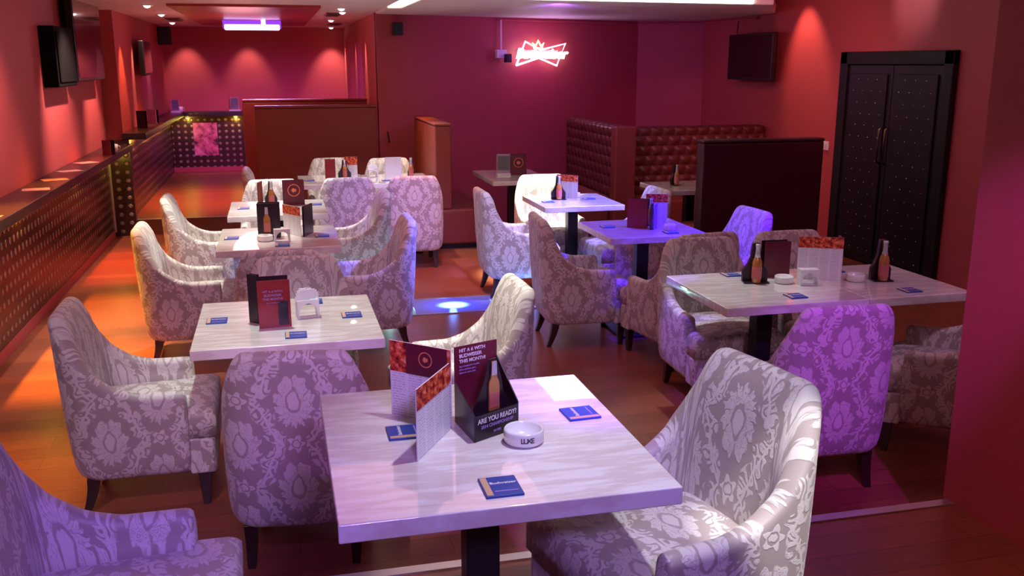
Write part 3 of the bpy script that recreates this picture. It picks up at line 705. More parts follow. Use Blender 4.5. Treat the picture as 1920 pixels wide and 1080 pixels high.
def cushion(poly_half, z0, z1, crown, bev):
    # T-shaped cushion with crowned top, as grid over plan polygon columns
    mb = MB(); xs = [p[0] for p in poly_half]; NX, NY = 16, 14
    x0, x1 = min(xs), max(xs)
    def hw(x):
        for (a, b), (c, d) in zip(poly_half, poly_half[1:]):
            if a <= x <= c + 1e-9: return b + (d - b) * ((x - a) / (c - a) if c > a else 1)
        return poly_half[-1][1]
    stations = sorted(set([x0 + (x1 - x0) * k / NX for k in range(NX + 1)] + [p[0] for p in poly_half] + [x0 + 0.01, x1 - 0.012]))
    top = []
    for x in stations:
        w = hw(x)
        ex = min(1, min(x - x0, x1 - x) / 0.035); ex = max(ex, 0)
        row = []
        for j in range(NY + 1):
            t = -math.cos(PI * j / NY); y = w * t
            ey = min(1, (w - abs(y)) / 0.035)
            e = math.sqrt(max(0, 1 - (1 - ex) ** 2)) * math.sqrt(max(0, 1 - (1 - ey) ** 2))
            z = z1 - bev * (1 - e) + crown * (1 - t * t) * math.sin(PI * min(1, max(0, (x - x0) / (x1 - x0)))) ** 0.6
            row.append((x, y, z))
        top.append(row)
    vs = []; fs = []; nx = len(stations); m = NY + 1
    for row in top: vs += row
    o = len(vs)
    for row in top: vs += [(p[0], p[1], z0) for p in row]
    for i in range(nx - 1):
        for j in range(NY):
            fs.append((i * m + j, (i + 1) * m + j, (i + 1) * m + j + 1, i * m + j + 1))
            fs.append((o + i * m + j, o + i * m + j + 1, o + (i + 1) * m + j + 1, o + (i + 1) * m + j))
        for j in (0, NY): fs.append((i * m + j, o + i * m + j, o + (i + 1) * m + j, (i + 1) * m + j))
    for i in (0, nx - 1):
        for j in range(NY): fs.append((i * m + j, i * m + j + 1, o + i * m + j + 1, o + i * m + j))
    mb.add(vs, fs); return mb
def make_chair(label, group):
    t = thing('armchair', label, 'armchair', (0, 0, 0), 0, group)
    b = chair_shell().build('backrest_and_arms', M['fabric'], t, smooth=True)
    s = b.modifiers.new('sub', 'SUBSURF'); s.levels = 1; s.render_levels = 1
    ph = [(-0.20, 0.195), (0.155, 0.215), (0.195, 0.215), (0.197, 0.268), (0.315, 0.268)]
    cushion(ph, 0.325, 0.445, 0.025, 0.030).build('seat_cushion', M['fabric'], t, smooth=True)
    bs = MB().prism([(-0.215, 0.21), (0.19, 0.225), (0.195, 0.27), (0.29, 0.27), (0.305, 0.258), (0.305, -0.258), (0.29, -0.27), (0.195, -0.27), (0.19, -0.225), (-0.215, -0.21)], 0.158, 0.322)
    bs.build('seat_base', M['fabric'], t, bevel=0.012)
    for sx, sy in ((1, 1), (1, -1), (-1, 1), (-1, -1)):
        mb = MB(); rings = []
        for k in range(6):
            q = k / 5; z = 0.165 * (1 - q); r = 0.027 - 0.012 * q
            ox = (0.25 if sx > 0 else -0.205 - 0.045 * q ** 1.6); oy = 0.225 * sy if sx > 0 else 0.20 * sy
            rings.append([(ox + a * r, oy + c * r, z) for a, c in ((1, 1), (-1, 1), (-1, -1), (1, -1))])
        vs = [p for r in rings for p in r]; fs = []
        for i in range(5):
            for k in range(4): fs.append((i * 4 + k, i * 4 + (k + 1) % 4, (i + 1) * 4 + (k + 1) % 4, (i + 1) * 4 + k))
        fs += [(0, 1, 2, 3), (20, 21, 22, 23)]
        mb.add(vs, fs).build('leg', M['leg_wood'], t, bevel=0.003)
    return t
G = 'damask armchairs around the tables'
chairs = [
 (1.000, 2.21, 0.2, 191, 'cream damask armchair in the right foreground, open seat towards the foreground table'),
 (-0.46, 2.20, 0.2, 2, 'damask armchair cut off by the bottom left corner, beside the foreground table'),
 (0.050, 3.66, 0, 82, 'mauve damask armchair seen from behind between the two front tables'),
 (-0.64, 4.28, 0, 1, 'damask armchair at the left edge with its open seat facing right'),
 (0.80, 4.27, 0, 181, 'brightly lit cream armchair just beyond the foreground menus, back to the right'),
 (0.06, 4.84, 0, -91, 'cream armchair facing the camera behind the dark menu of the second table'),
 (0.02, 5.60, 0, 84, 'damask armchair seen from behind at the near side of the bottle-card table'),
 (-0.60, 6.40, 0, 1, 'pale armchair left of the bottle-card table, beside the orange-lit floor'),
 (0.55, 6.34, 0, 180, 'armchair right of the bottle-card table with a violet-lit back edge'),
 (-0.58, 7.82, 0, 1, 'pale armchair left of the farthest table in the left row'),
 (0.55, 7.76, 0, 181, 'armchair right of the farthest table in the left row, blue-white side'),
 (-0.06, 8.42, 0, -90, 'white armchair facing the camera behind the farthest table of the left row'),
 (-0.02, 9.72, 0, 0, 'small pale armchair at the left end of the long white table'),
 (0.60, 8.98, 0, 92, 'armchair seen from behind, left of the two at the long white table'),
 (1.21, 8.95, 0, 90, 'armchair seen from behind, right of the two at the long white table'),
 (0.58, 10.28, 0, -90, 'pale armchair behind the long white table, left of the two'),
 (1.18, 10.12, 0, -90, 'pale armchair behind the long white table, right of the two'),
 (1.91, 7.60, 0, 0, 'armchair with blue-lit side left of the pale blue table'),
 (2.39, 8.21, 0, -90, 'dazzling white armchair facing the camera behind the pale blue table'),
 (2.00, 6.15, 0, -4, 'armchair left of the saturated blue table, its back towards the floor lights'),
 (2.79, 7.32, 0, 182, 'small armchair right of the pale blue table, behind the saturated blue one'),
 (2.50, 5.54, 0, 98, 'armchair at the near side of the saturated blue table, seen from its left rear'),
 (3.01, 6.07, 0, 184, 'saturated blue-violet armchair in front of the plum partition'),
 (2.42, 4.83, 0, -91, 'armchair facing the camera at the left end behind the wide right-hand table'),
 (3.06, 4.92, 0, -90, 'armchair facing the camera behind the orange and white menu'),
 (2.36, 3.76, 0, 88, 'deep purple damask armchair seen from behind at the right-hand table'),
 (3.22, 3.88, 0, 143, 'shadowed brown armchair at the right edge beside the near wall end'),
]
proto = None
for x, y, z, a, L in chairs:
    if proto is None: proto = make_chair(L, G); c = proto; c.location = (x, y, z); c.rotation_euler = (0, 0, math.radians(a))
    else: c = dup(proto, (x, y, z), math.radians(a), L, G)

# ------------------------------------------------------------------ floor light panels
for i, (x0, kind, L) in enumerate([(-0.45, 'fp_blue', 'floor light panel hidden under the left chairs'), (0.20, 'fp_teal', 'teal glowing floor light panel beside the left row chairs'), (0.98, 'fp_blue', 'blue glowing floor light panel in the middle of the gap'), (1.63, 'fp_blue', 'blue glowing floor light panel behind the cream chair back'), (2.28, 'fp_blue', 'blue floor light panel under the right row chairs')]):
    x1 = (0.20, 0.98, 1.63, 2.28, 2.93)[i]; w = (x1 - x0) / 2; cx = 0.20 if kind == 'fp_teal' else 0.0
    t = thing('floor_light_panel', L, 'floor light', ((x0 + x1) / 2, 7.235, 0), 0, 'glowing panels set into the floor')
    MB().box(-w, w, -0.25, -0.235, 0, 0.008).box(-w, w, 0.235, 0.25, 0, 0.008).build('frame', M['steel'], t)
    pn = MB().box(-w + 0.003, w - 0.003, -0.235, 0.235, 0, 0.004)
    pn.uv = [[(u - cx, v) for u, v in q] for q in pn.uv]
    pn.build('pane', M[kind], t)
    point('floor_led', ((x0 + x1) / 2 + cx, 7.235, 0.06), (0.1, 0.25, 1) if kind == 'fp_blue' else (0.3, 0.95, 0.85), 1.0, 0.03)

# ------------------------------------------------------------------ neon sign on the far wall
ang = math.atan2(1.15, 3.59)
t = thing('neon_sign', 'glowing red and white bow tie neon sign on the far wall', 'sign', (3.22, 11.66, 2.0), ang)
def neon(name, pts, r, mat): return MB().tube(pts, r, 8).build(name, mat, t, smooth=True)
SX = 0.335
o1 = [(-0.33, -0.135), (0.0, -0.045), (0.27, -0.14), (0.40, 0.13), (0.03, 0.05), (-0.20, 0.15), (-0.33, -0.135)]
neon('bow_tie_tube', [(p[0], -0.02, p[1]) for p in o1], 0.014, M['neon_red'])
cr = [(-0.07, 0.07), (-0.09, 0.13), (-0.045, 0.10), (-0.01, 0.16), (0.03, 0.10), (0.07, 0.13), (0.05, 0.07), (-0.07, 0.07)]
neon('crown_tube', [(p[0], -0.02, p[1]) for p in cr], 0.012, M['neon_yellow'])
mt = Matrix.Translation((0.03, -0.035, 0.0)) @ Matrix.Rotation(PI / 2, 4, 'X')
text('lettering', 'Budweiser', 0.175, M['neon_white'], t, mt, 1.02, 0.3, 0.008)
MB().box(-0.30, 0.30, -0.005, 0.012, -0.05, 0.05).build('backing', M['glass'], t)
t = thing('socket_box', 'small pale socket box with a dark plug left of the neon sign', 'socket', (2.70, 11.51, 1.95), ang)
MB().box(-0.07, 0.07, -0.05, 0, -0.0, 0.10).build('box', M['white'], t, bevel=0.005); MB().box(0.03, 0.11, -0.10, -0.04, -0.05, 0.05).build('plug', M['black'], t, bevel=0.005)
tag(MB().tube([(2.71, 11.50, 2.05), (2.71, 11.50, 2.40)], 0.01).build('cable_conduit', M['paper']), 'pale vertical conduit dropping to the socket box by the neon sign', 'conduit')
point('neon_glow', (3.3, 11.3, 2.02), (0.75, 0.2, 1.0), 6, 0.15)
tag(MB().tube([(1.27, 11.03, 1.0), (1.25, 11.0, 1.12)], 0.012).build('wall_hook', M['brass']), 'small hook on the red wall right of the brown partition', 'hook')

# ------------------------------------------------------------------ things on the tables
def ashtray(label, x, y, z, r=0.052, lettered=False):
    t = thing('ashtray', label, 'ashtray', (x, y, z), 0.3)
    MB().lathe([(r * 0.9, 0), (r, 0.006), (r, 0.034), (r * 0.94, 0.038), (r * 0.86, 0.034), (r * 0.80, 0.012), (0.004, 0.010)], 32).build('bowl', M['ceramic'], t, smooth=True)
    if lettered:
        for k, ch in enumerate('LUXE'):
            a = -PI / 2 - 0.62 + k * 0.17
            m = Matrix.Rotation(a, 4, 'Z') @ Matrix.Translation((r + 0.0004, 0, 0.02)) @ Matrix.Rotation(PI / 2, 4, 'Z') @ Matrix.Rotation(PI / 2, 4, 'X')
            text('lettering', ch, 0.019, M['inkdark'], t, m)
    return t
def coaster(label, x, y, z, rz=0.0, w=0.092, d=0.092):
    t = thing('coaster', label, 'coaster', (x, y, z), rz, 'blue coasters on the tables')
    MB().box(-w / 2, w / 2, -d / 2, d / 2, 0, 0.006).build('card', M['blue'], t, bevel=0.0015)
    MB().box(-w / 2 + 0.003, -w / 2 + 0.018, -d / 2 + 0.004, d / 2 - 0.004, 0.006, 0.0066).build('tan_strip', M['tan'], t)
    text('lettering', 'Budweiser', 0.015, M['ink'], t, Matrix.Translation((0.008, 0.014, 0.0062)))
    MB().box(-0.02, 0.035, -0.030, -0.026, 0.006, 0.0065).build('small_print', M['inkviolet'], t)
    return t
def napkins(label, x, y, z, rz, full=True):
    t = thing('napkin_holder', label, 'napkin holder', (x, y, z), rz)
    # arched white holder, open front to back
    arch = [(-0.05, 0), (-0.05, 0.085), (0.05, 0.085), (0.05, 0), (0.042, 0)]
    for k in range(11):
        a = PI * k / 10; arch.append((0.040 * math.cos(a), 0.028 + 0.042 * math.sin(a)))
    arch.append((-0.042, 0))
    MB().prism(arch, -0.03, 0.03, 'y').build('holder', M['white'], t)
    MB().box(-0.044, 0.044, -0.028, 0.028, 0.0, 0.004).build('base', M['white'], t)
    if full:
        for k in range(5):
            a = -0.5 + k * 0.25
            m = Matrix.Translation((0, -0.022 + k * 0.011, 0.083)) @ Matrix.Rotation(a, 4, 'Y')
            MB().add([m @ Vector(p) for p in ((-0.04, 0, 0), (0.04, 0, 0), (0.055, 0.004, 0.03), (0, 0.006, 0.055), (-0.05, 0.004, 0.028), (-0.04, .004, 0), (0.04, .004, 0), (0.055, 0.008, 0.03), (0, 0.010, 0.055), (-0.05, 0.008, 0.028))],
                     [(0, 1, 2, 3, 4), (9, 8, 7, 6, 5), (0, 5, 6, 1), (1, 6, 7, 2), (2, 7, 8, 3), (3, 8, 9, 4), (4, 9, 5, 0)]).build('napkin', M['paper'], t)
    return t
def board(parent, p0, p1, z0, h, mat, th=0.003, name='board', top=None):
    """upright board from p0 to p1 (plan), outer face on the right-hand side of p0->p1"""
    a = Vector((p1[0] - p0[0], p1[1] - p0[1])); L = a.length; a /= L; n = Vector((a.y, -a.x)) * th
    q = [p0, p1, (p1[0] - n.x, p1[1] - n.y), (p0[0] - n.x, p0[1] - n.y)]
    h1 = h if top is None else top
    vs = [(q[k][0], q[k][1], z0) for k in range(4)] + [(q[k][0], q[k][1], z0 + (h if k in (0, 3) else h1)) for k in range(4)]
    fs = [(0, 1, 5, 4), (2, 3, 7, 6), (3, 0, 4, 7), (1, 2, 6, 5), (4, 5, 6, 7), (3, 2, 1, 0)]
    uv = [[(0, 0), (L, 0), (L, h1), (0, h)], [(0, 0), (L, 0), (L, h), (0, h1)]] + [[(0, 0), (0.01, 0), (0.01, h), (0, h)]] * 4
    return MB().add(vs, fs, uv).build(name, mat, parent)
def menu(label, pts, z, h, band=0.34, emblem=False, rev=False):
    """folded menu standing on the table; pts in plan, consecutive boards"""
    t = thing('folded_menu', label, 'menu', (pts[0][0], pts[0][1], z))
    P = [(p[0] - pts[0][0], p[1] - pts[0][1]) for p in pts]
    for a, b in zip(P, P[1:]):
        bd = board(t, a, b, 0, h, M['page'], name='page')
        a2 = Vector((b[0] - a[0], b[1] - a[1])).normalized(); n = Vector((a2.y, -a2.x)) * 0.0012
        bw = h * band
        s = board(t, (a[0] + n.x, a[1] + n.y), (b[0] + n.x, b[1] + n.y), h - bw, bw, M['food'], 0.001, 'picture_band')
        if emblem:
            m = face_frame((a[0] + n.x * 2, a[1] + n.y * 2), (b[0] + n.x * 2, b[1] + n.y * 2), h - bw * 0.5)
            L = Vector((b[0] - a[0], b[1] - a[1])).length
            vs = [m @ Vector(p) for p in ((-L * 0.22, -bw * .5, 0.0004), (L * 0.45, -bw * .5, 0.0004), (L * 0.45, bw * .5, 0.0004), (-L * 0.22, bw * .5, 0.0004), (-L * 0.22, -bw * .5, 0), (L * 0.45, -bw * .5, 0), (L * 0.45, bw * .5, 0), (-L * 0.22, bw * .5, 0))]
            e = MB().add(vs, [(0, 1, 2, 3), (7, 6, 5, 4), (0, 4, 5, 1), (1, 5, 6, 2), (2, 6, 7, 3), (3, 7, 4, 0)]).build('emblem_panel', M['maroon'], s)
            emblem_ring(t, m @ Matrix.Translation((L * 0.1, 0.004, 0.0008)), 0.022)
    return t
def emblem_ring(parent, m, r):
    mb = MB(); n = 28; vs = []; fs = []
    for k in range(n):
        a = 2 * PI * k / n
        for q in (r, r * 0.86): vs.append(m @ Vector((q * math.cos(a), q * math.sin(a), 0)))
    for k in range(n): k2 = (k + 1) % n; fs.append((2 * k, 2 * k + 1, 2 * k2 + 1, 2 * k2))
    vs += [m @ Vector((r * .4 * math.cos(2 * PI * k / 10), r * (.4 if k % 2 else .25) * math.sin(2 * PI * k / 10), 0)) for k in range(10)]
    fs.append(tuple(range(2 * n, 2 * n + 10)))
    return mb.add(vs, fs).build('emblem', M['inkred'], parent)
def bottle_mb(h, flat=1.0):
    r = h * 0.125
    return [(r * 0.9, 0), (r, 0.01 * h), (r, 0.50 * h), (r * 0.92, 0.57 * h), (r * 0.55, 0.68 * h), (r * 0.42, 0.76 * h), (r * 0.36, 0.93 * h), (r * 0.42, 0.94 * h), (r * 0.42, h)]
def bottle(parent, x, y, z, h, flat=1.0):
    b = MB().lathe(bottle_mb(h), 20, (x, y, z), sy=flat).build('bottle', M['amber'], parent, smooth=True)
    r = h * 0.127
    MB().lathe([(r * 1.01, 0.10 * h), (r * 1.01, 0.42 * h)], 20, (x, y, z), cap=False, sy=flat).build('bottle_label', M['blabel'], b, smooth=True)
    MB().lathe([(r * 0.60, 0.665 * h), (r * 0.46, 0.76 * h), (r * 0.42, 0.93 * h), (r * 0.48, 0.94 * h), (r * 0.48, 1.005 * h)], 20, (x, y, z), sy=flat).build('foil', M['foil'], b, smooth=True)
    return b
def bottle_display(label, x, y, z, rz, h=0.2, w=0.10, bot=True):
    """dark bottle-shaped card holder with a bottle in front"""
    t = thing('bottle_display', label, 'bottle display', (x, y, z), rz)
    k = h
    prof = [(-w / 2, 0), (w / 2, 0), (w / 2, k * 0.28), (w * 0.34, k * 0.42), (w * 0.2, k * 0.62), (w * 0.15, k * 0.98), (-w * 0.15, k * 0.98), (-w * 0.2, k * 0.62), (-w * 0.34, k * 0.42), (-w / 2, k * 0.28)]
    MB().prism(prof, 0.0, 0.03, 'y').build('holder', M['darkcard'], t, bevel=0.002)
    MB().box(-w / 2, w / 2, -0.045, 0.0, 0, 0.006).build('foot', M['darkcard'], t)
    if bot: bottle(t, 0.0, -0.028, 0.006, h * 0.95)
    return t
def card(label, p0, p1, z, h, mat='maroon', depth=0.05, lines=None, emblem=False, pic=None, name='table_card'):
    """upright two sided tent card, front on the right-hand side of p0->p1"""
    t = thing(name, label, 'table card', (p0[0], p0[1], z))
    a = (0, 0); b = (p1[0] - p0[0], p1[1] - p0[1])
    d = Vector((b[0], b[1])).normalized(); n = Vector((d.y, -d.x))
    L = Vector(b).length
    board(t, a, b, 0, h, M[mat], 0.003, 'front_board')
    bk = (-n.x * depth, -n.y * depth)
    board(t, (b[0] + bk[0], b[1] + bk[1]), bk, 0, h, M['darkcard'], 0.003, 'back_board')
    e = 0.002
    f = face_frame((n.x * e, n.y * e), (b[0] + n.x * e, b[1] + n.y * e), 0)
    if lines:
        for s, yy, size, mt_, xo in lines: text('lettering', s, size, M[mt_], t, f @ Matrix.Translation((xo, yy, 0)))
    if pic:
        px0, px1, py0, py1, pm = pic
        vs = [f @ Vector(p) for p in ((px0, py0, 0), (px1, py0, 0), (px1, py1, 0), (px0, py1, 0), (px0, py0, -0.001), (px1, py0, -0.001), (px1, py1, -0.001), (px0, py1, -0.001))]
        MB().add(vs, [(0, 1, 2, 3), (7, 6, 5, 4), (0, 4, 5, 1), (1, 5, 6, 2), (2, 6, 7, 3), (3, 7, 4, 0)]).build('picture', M[pm], t)
    if emblem: emblem_ring(t, f @ Matrix.Translation((0, h * 0.6, 0.0006)), L * 0.3)
    return t
def flat_bottle(parent, f, x, y, h):
    """bottle printed or cut out on a card face: thin raised relief"""
    pr = bottle_mb(h); poly = [(r * 1.05, z) for r, z in pr] + [(-r * 1.05, z) for r, z in reversed(pr)]
    def ex(poly, z0, z1, mat, name):
        n = len(poly); vs = [f @ Vector((x + p[0], y + p[1], z0)) for p in poly] + [f @ Vector((x + p[0], y + p[1], z1)) for p in poly]
        fs = [tuple(reversed(range(n))), tuple(range(n, 2 * n))] + [(k, (k + 1) % n, n + (k + 1) % n, n + k) for k in range(n)]
        return MB().add(vs, fs).build(name, M[mat], parent)
    b = ex(poly, 0, 0.004, 'amber', 'bottle_cutout'); r = h * 0.125
    ex([(-r, h * .06), (r, h * .06), (r, h * .36), (-r, h * .36)], 0.004, 0.005, 'blabel', 'bottle_label')
    ex([(-r * .55, h * .72), (r * .55, h * .72), (r * .45, h), (-r * .45, h)], 0.004, 0.005, 'foil', 'foil')
    return b

# --- foreground table (top at z 0.95)
Z1 = 0.951
menu('tall folded menu with orange food pictures left of the dark promotion holder', [(0.268, 2.47), (0.412, 2.335)], Z1, 0.215, 0.40, True)
menu('nearer folded menu page with dense print on the foreground table', [(0.292, 2.135), (0.405, 2.318)], Z1, 0.185, 0.30)
t = thing('promotion_holder', 'dark promotional card holder with bottle picture, reading ARE YOU READY?', 'card holder', (0.45, 2.215, Z1))
A, B, Cc, D = (0, 0), (0.135, 0.075), (0.105, 0.20), (-0.022, 0.15)
board(t, D, (Cc[0], Cc[1]), 0, 0.212, M['maroon'], 0.003, 'tall_board')
board(t, A, B, 0, 0.068, M['darkcard'], 0.003, 'front_pocket')
board(t, D, A, 0, 0.115, M['darkcard'], 0.003, 'side_board', top=0.072)
board(t, B, Cc, 0, 0.075, M['darkcard'], 0.003, 'side_board', top=0.17)
f = face_frame((D[0] + .001, D[1] - .003), (Cc[0] + .001, Cc[1] - .003), 0)
for s, yy, sz in (('HIT A 6 WITH', 0.200, 0.0135), ('BUDWEISER', 0.185, 0.0135), ('THIS MONTH!', 0.170, 0.0135), ('Buy a bucket & 6 bottles', 0.156, 0.0065), ('of ice cold beer, get a', 0.147, 0.006), ('chance to win a prize', 0.138, 0.006)):
    text('lettering', s, sz, M['ink'] if sz > 0.01 else M['inkviolet'], t, f @ Matrix.Translation((-0.056, yy, 0.0005)), align='LEFT')
f2 = face_frame(((A[0] + D[0]) / 2 + 0.012, 0.055), ((B[0] + Cc[0]) / 2, 0.115), 0)
# cut-out board behind the pocket with the bottle
ct = [(-0.055, 0.0), (0.060, 0.0), (0.060, 0.09), (0.045, 0.115), (0.038, 0.16), (0.022, 0.225), (-0.004, 0.225), (-0.02, 0.16), (-0.04, 0.11), (-0.055, 0.08)]
ct = [(p[0], p[1] * 0.86) for p in ct]
vs = [f2 @ Vector((p[0], p[1], 0)) for p in ct] + [f2 @ Vector((p[0], p[1], -0.003)) for p in ct]; n = len(ct)
MB().add(vs, [tuple(range(n)), tuple(reversed(range(n, 2 * n)))] + [(k, n + k, n + (k + 1) % n, (k + 1) % n) for k in range(n)]).build('cutout_board', M['darkcard'], t)
flat_bottle(t, f2 @ Matrix.Translation((0, 0, 0.001)), 0.010, 0.052, 0.135)
f3 = face_frame((0.001, -0.002), (B[0] + 0.001, B[1] - 0.002), 0)
text('lettering', 'ARE YOU READY?', 0.0185, M['ink'], t, f3 @ Matrix.Translation((0, 0.052, 0)), 0.92)
text('lettering', '2014 CHAMPIONSHIP', 0.0125, M['inkviolet'], t, f3 @ Matrix.Translation((0, 0.035, 0)), 0.95)
text('lettering', '24 HRS', 0.009, M['inkviolet'], t, f3 @ Matrix.Translation((0, 0.016, 0)), 0.95)
ashtray('round white ceramic ashtray with dark lettering on the foreground table', 0.575, 2.195, Z1, 0.052, True)
coaster('blue coaster lying alone at the near edge of the foreground table', 0.455, 1.945, Z1 - 0.001, 0.0, 0.088, 0.10)
coaster('blue coaster near the right edge of the foreground table, below the bright patch', 0.775, 2.345, Z1 - 0.001, PI / 2 + 0.05)
coaster('blue coaster half hidden behind the menus of the foreground table', 0.285, 2.325, Z1 - 0.001, PI / 2)
# --- second table
card('dark red promotion card with violet lettering on the second table', (-0.12, 4.175), (0.02, 4.185), 0.7505, 0.215, 'redprint', 0.10,
     [('HIT A 6 WITH', 0.165, 0.014, 'inkviolet', -0.005), ('BUDWEISER', 0.148, 0.014, 'inkviolet', -0.005), ('THIS MONTH!', 0.131, 0.014, 'inkviolet', -0.005), ('Buy a bucket of 6', 0.115, 0.008, 'inkviolet', -0.005)], pic=(0.015, 0.06, 0.01, 0.12, 'darkcard'))
card('black back card with white edge behind the red promotion card', (-0.165, 4.30), (-0.125, 4.26), 0.7505, 0.225, 'darkcard', 0.02)
napkins('white napkin holder with ruffled napkins on the second table', 0.095, 4.33, 0.751, 0.15)
coaster('blue coaster at the left side of the second table', -0.31, 4.35, 0.75, 0)
coaster('blue coaster at the near edge of the second table', 0.035, 4.03, 0.75, 0)
coaster('blue coaster at the right side of the second table', 0.295, 4.31, 0.75, 0)
coaster('blue coaster at the far edge of the second table behind the napkins', 0.13, 4.61, 0.75, 0)
# --- third table (bottle card)
t = card('upright dark card with a printed beer bottle on the middle left table', (-0.155, 6.46), (-0.01, 6.45), 0.7505, 0.235, 'darkcard', 0.07, [('ARE YOU READY?', 0.02, 0.013, 'ink', 0.0)], name='bottle_card')
flat_bottle(t, face_frame((0, -0.002), (0.145, -0.012), 0), -0.01, 0.04, 0.17)
menu('folded menu with orange picture band on the middle left table', [(0.015, 6.64), (0.125, 6.45)], 0.751, 0.20, 0.30)
card('maroon side card standing against the folded menu on the middle left table', (0.150, 6.44), (0.215, 6.61), 0.7505, 0.205, 'darkcard', 0.012)
napkins('small white napkin holder between the two cards on the middle left table', -0.0, 6.30, 0.751, 0.1, False)
ashtray('white ashtray in front of the bottle card on the middle left table', -0.11, 6.36, 0.751)
coaster('dark blue coaster at the left side of the middle left table', -0.33, 6.50, 0.75)
coaster('dark blue coaster at the near edge of the middle left table', 0.0, 6.17, 0.75)
coaster('dark coaster at the right side of the middle left table', 0.265, 6.45, 0.75)
# --- fourth table
bottle_display('dark bottle holder on the farthest table of the left row', -0.07, 8.02, 0.751, 0.1, 0.20)
card('thin brown card edge left of the bottle holder on the farthest left table', (-0.165, 7.90), (-0.135, 8.02), 0.7505, 0.20, 'brown', 0.01)
card('maroon menu with round emblem on the farthest table of the left row', (0.03, 7.95), (0.20, 7.97), 0.7505, 0.205, 'maroon', 0.05, None, True)
coaster('coaster at the left of the farthest table in the left row', -0.29, 7.86, 0.75)
coaster('coaster at the right of the farthest table in the left row', 0.29, 7.95, 0.75)
# --- long white table
card('slim dark red card at the left on the long white table', (0.46, 9.72), (0.56, 9.70), 0.7505, 0.20, 'redprint', 0.02)
bottle_display('dark bottle holder on the left half of the long white table', 0.655, 9.74, 0.751, 0, 0.19, 0.13)
menu('orange topped menu behind the bottle holder on the long white table', [(0.66, 9.83), (0.79, 9.80)], 0.751, 0.21, 0.4)
card('tall white card standing on the right half of the long white table', (1.055, 9.62), (1.22, 9.61), 0.7505, 0.215, 'paper', 0.03)
bottle_display('brown bottle at the right end of the long white table', 1.315, 9.62, 0.751, 0, 0.21, 0.06)
napkins('small white napkin holder in the middle of the long white table', 0.94, 9.74, 0.751, 0.2)
coaster('coaster beside the tall white card on the long white table', 1.05, 9.45, 0.75)
coaster('coaster at the left end of the long white table', 0.30, 9.62, 0.75)
# --- right-hand table
bottle_display('dark bottle-shaped holder with amber bottle at the left of the right-hand table', 2.455, 4.48, 0.751, -0.25, 0.215, 0.135)
card('dark purple menu between bottle and white menu on the right-hand table', (2.55, 4.56), (2.70, 4.55), 0.7505, 0.20, 'maroon', 0.05)
ashtray('white ashtray beside the dark menu on the right-hand table', 2.60, 4.43, 0.751, 0.05)
napkins('white arched napkin holder on the right-hand table', 2.70, 4.36, 0.751, -0.2, False)
menu('white folded menu with orange picture band on the right-hand table', [(2.715, 4.50), (2.925, 4.40)], 0.751, 0.235, 0.26)
card('maroon card end right of the white menu on the right-hand table', (2.93, 4.41), (2.985, 4.53), 0.7505, 0.225, 'redprint', 0.01)
ashtray('pinkish ashtray between menu and second bottle on the right-hand table', 3.00, 4.38, 0.751, 0.05)
bottle_display('dark square backed holder with amber bottle at the right of the right-hand table', 3.14, 4.36, 0.751, -0.2, 0.225, 0.11)
coaster('blue coaster at the near edge of the right-hand table, left half', 2.50, 4.14, 0.75)
coaster('blue coaster near the right end of the right-hand table', 3.14, 4.11, 0.75)
coaster('blue coaster at the far left edge of the right-hand table', 2.41, 4.67, 0.75)
coaster('blue coaster behind the second ashtray of the right-hand table', 3.02, 4.62, 0.75)
# --- blue table
card('reddish brown menu leaning on the saturated blue table', (2.40, 6.27), (2.52, 6.19), 0.7505, 0.21, 'redprint', 0.03)
card('purple tent card beside the reddish menu on the blue table', (2.545, 6.12), (2.60, 6.20), 0.7505, 0.18, 'inkviolet', 0.03)
bottle_display('dark bottle holder on the saturated blue table', 2.60, 6.33, 0.751, -0.2, 0.20, 0.09)
menu('menu with red band lit blue on the saturated blue table', [(2.60, 6.42), (2.745, 6.36)], 0.751, 0.215, 0.28)
ashtray('ashtray lit blue on the saturated blue table', 2.66, 6.11, 0.751, 0.045)
coaster('coaster at the far side of the saturated blue table', 2.74, 6.50, 0.75)
coaster('coaster at the near side of the saturated blue table', 2.62, 6.00, 0.75)
coaster('coaster at the left side of the saturated blue table', 2.27, 6.32, 0.75)
# --- pale blue table
bottle_display('dark bottle holder on the pale blue table', 2.335, 7.76, 0.751, -0.1, 0.205, 0.125)
menu('folded menu with orange band on the pale blue table', [(2.36, 7.90), (2.50, 7.74)], 0.751, 0.20, 0.28)
coaster('coaster at the left side of the pale blue table', 2.20, 7.62, 0.75)
coaster('coaster at the right side of the pale blue table', 2.60, 7.72, 0.75)
ashtray('ashtray behind the menu on the pale blue table', 2.52, 7.86, 0.751, 0.045)
# --- far booth tables
t = thing('acrylic_stand', 'clear acrylic stand with a leaflet on the dim far booth table', 'menu stand', (2.29, 9.62, 0.751))
MB().box(-0.075, 0.075, -0.003, 0.003, 0.02, 0.22).build('pane', M['glass'], t); MB().box(-0.06, 0.06, 0.003, 0.006, 0.05, 0.2).build('leaflet', M['inkviolet'], t); MB().box(-0.07, 0.07, -0.04, 0.04, 0, 0.02).build('base', M['white'], t)
card('maroon menu with emblem on the dim far booth table', (2.36, 9.60), (2.53, 9.58), 0.7505, 0.215, 'maroon', 0.05, None, True)
bottle_display('bottle at the edge of the plum partition on the small pale table', 3.70, 8.42, 0.751, 0.2, 0.2, 0.07)

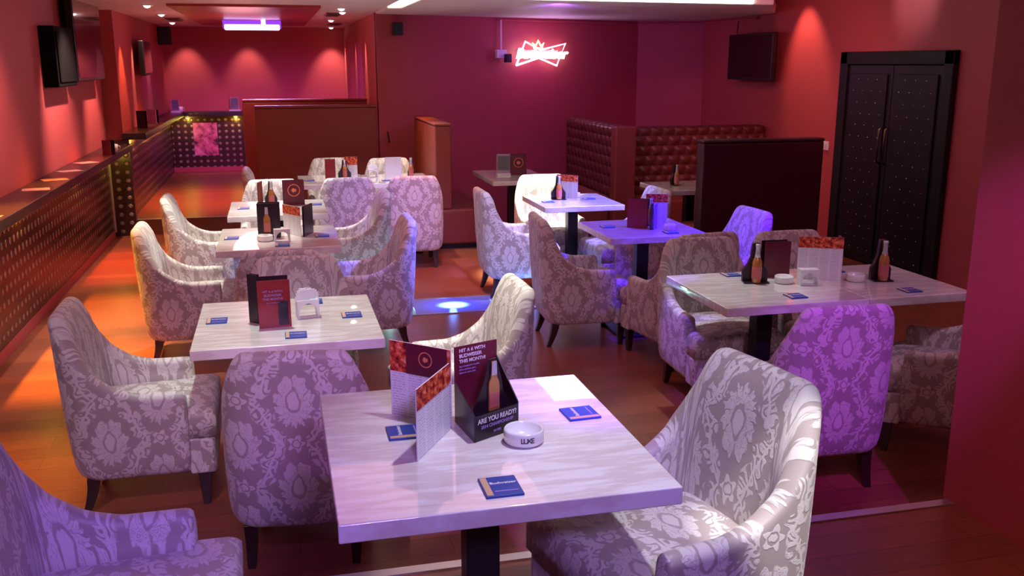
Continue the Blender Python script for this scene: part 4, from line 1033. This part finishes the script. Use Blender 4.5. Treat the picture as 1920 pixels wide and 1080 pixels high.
# --- things on the counters
card('small dark tent card on the left counter beside the cups', (-1.66, 9.98), (-1.57, 9.90), 1.0205, 0.14, 'maroon', 0.05)
card('dark frame on the raised rear left counter', (-1.60, 12.1), (-1.50, 12.05), 1.1405, 0.20, 'darkcard', 0.04)
card('pinkish menu stand on the raised rear left counter', (-1.60, 13.1), (-1.48, 13.0), 1.1405, 0.17, 'inkviolet', 0.04)
for x, y, z, L in ((-1.64, 10.35, 1.021, 'left one of two white cups on the left counter'), (-1.59, 10.22, 1.021, 'right one of two white cups on the left counter'), (-1.44, 15.9, 1.141, 'pale cup at the rear left corner of the counter')):
    c = thing('cup', L, 'cup', (x, y, z))
    MB().lathe([(0.028, 0), (0.035, 0.01), (0.038, 0.08), (0.034, 0.08), (0.030, 0.012), (0.004, 0.01)], 20).build('body', M['ceramic'], c, smooth=True)
    MB().tube([(0.036, 0, 0.065), (0.058, 0, 0.06), (0.058, 0, 0.03), (0.034, 0, 0.022)], 0.005).build('handle', M['ceramic'], c, smooth=True)
t = thing('acrylic_stand', 'clear stand with leaflet on the rear left corner of the counter', 'menu stand', (-1.50, 15.75, 1.141))
MB().box(-0.06, 0.06, -0.003, 0.003, 0.02, 0.2).build('pane', M['glass'], t); MB().box(-0.05, 0.05, 0.003, 0.006, 0.04, 0.19).build('leaflet', M['paper'], t); MB().box(-0.07, 0.07, -0.04, 0.04, 0, 0.02).build('base', M['white'], t)
t = thing('acrylic_stand', 'violet lit clear stand on the rear counter right of the poster', 'menu stand', (-0.62, 16.03, 1.141))
MB().box(-0.07, 0.07, -0.003, 0.003, 0.02, 0.22).build('pane', M['glass'], t); MB().box(-0.055, 0.055, 0.003, 0.006, 0.04, 0.2).build('leaflet', M['inkviolet'], t); MB().box(-0.09, 0.09, -0.04, 0.04, 0, 0.02).build('base', M['white'], t)
for k, (y, L) in enumerate(((6.0, 'nearest'), (7.3, 'second'), (7.9, 'third'), (8.5, 'fourth'), (9.2, 'farthest'))):
    tag(MB().box(-0.09, 0.09, -0.07, 0.07, 0, 0.002).build('place_mat', M['mat']), L + ' pink lit paper mat lying on the left counter', 'paper mat', 'paper mats on the left counter')
    o = bpy.data.objects[-1] if False else [q for q in bpy.data.objects if q.name.startswith('place_mat')][-1]
    o.location = (-1.68, y, 1.0201); o.rotation_euler = (0, 0, 0.2 * k)
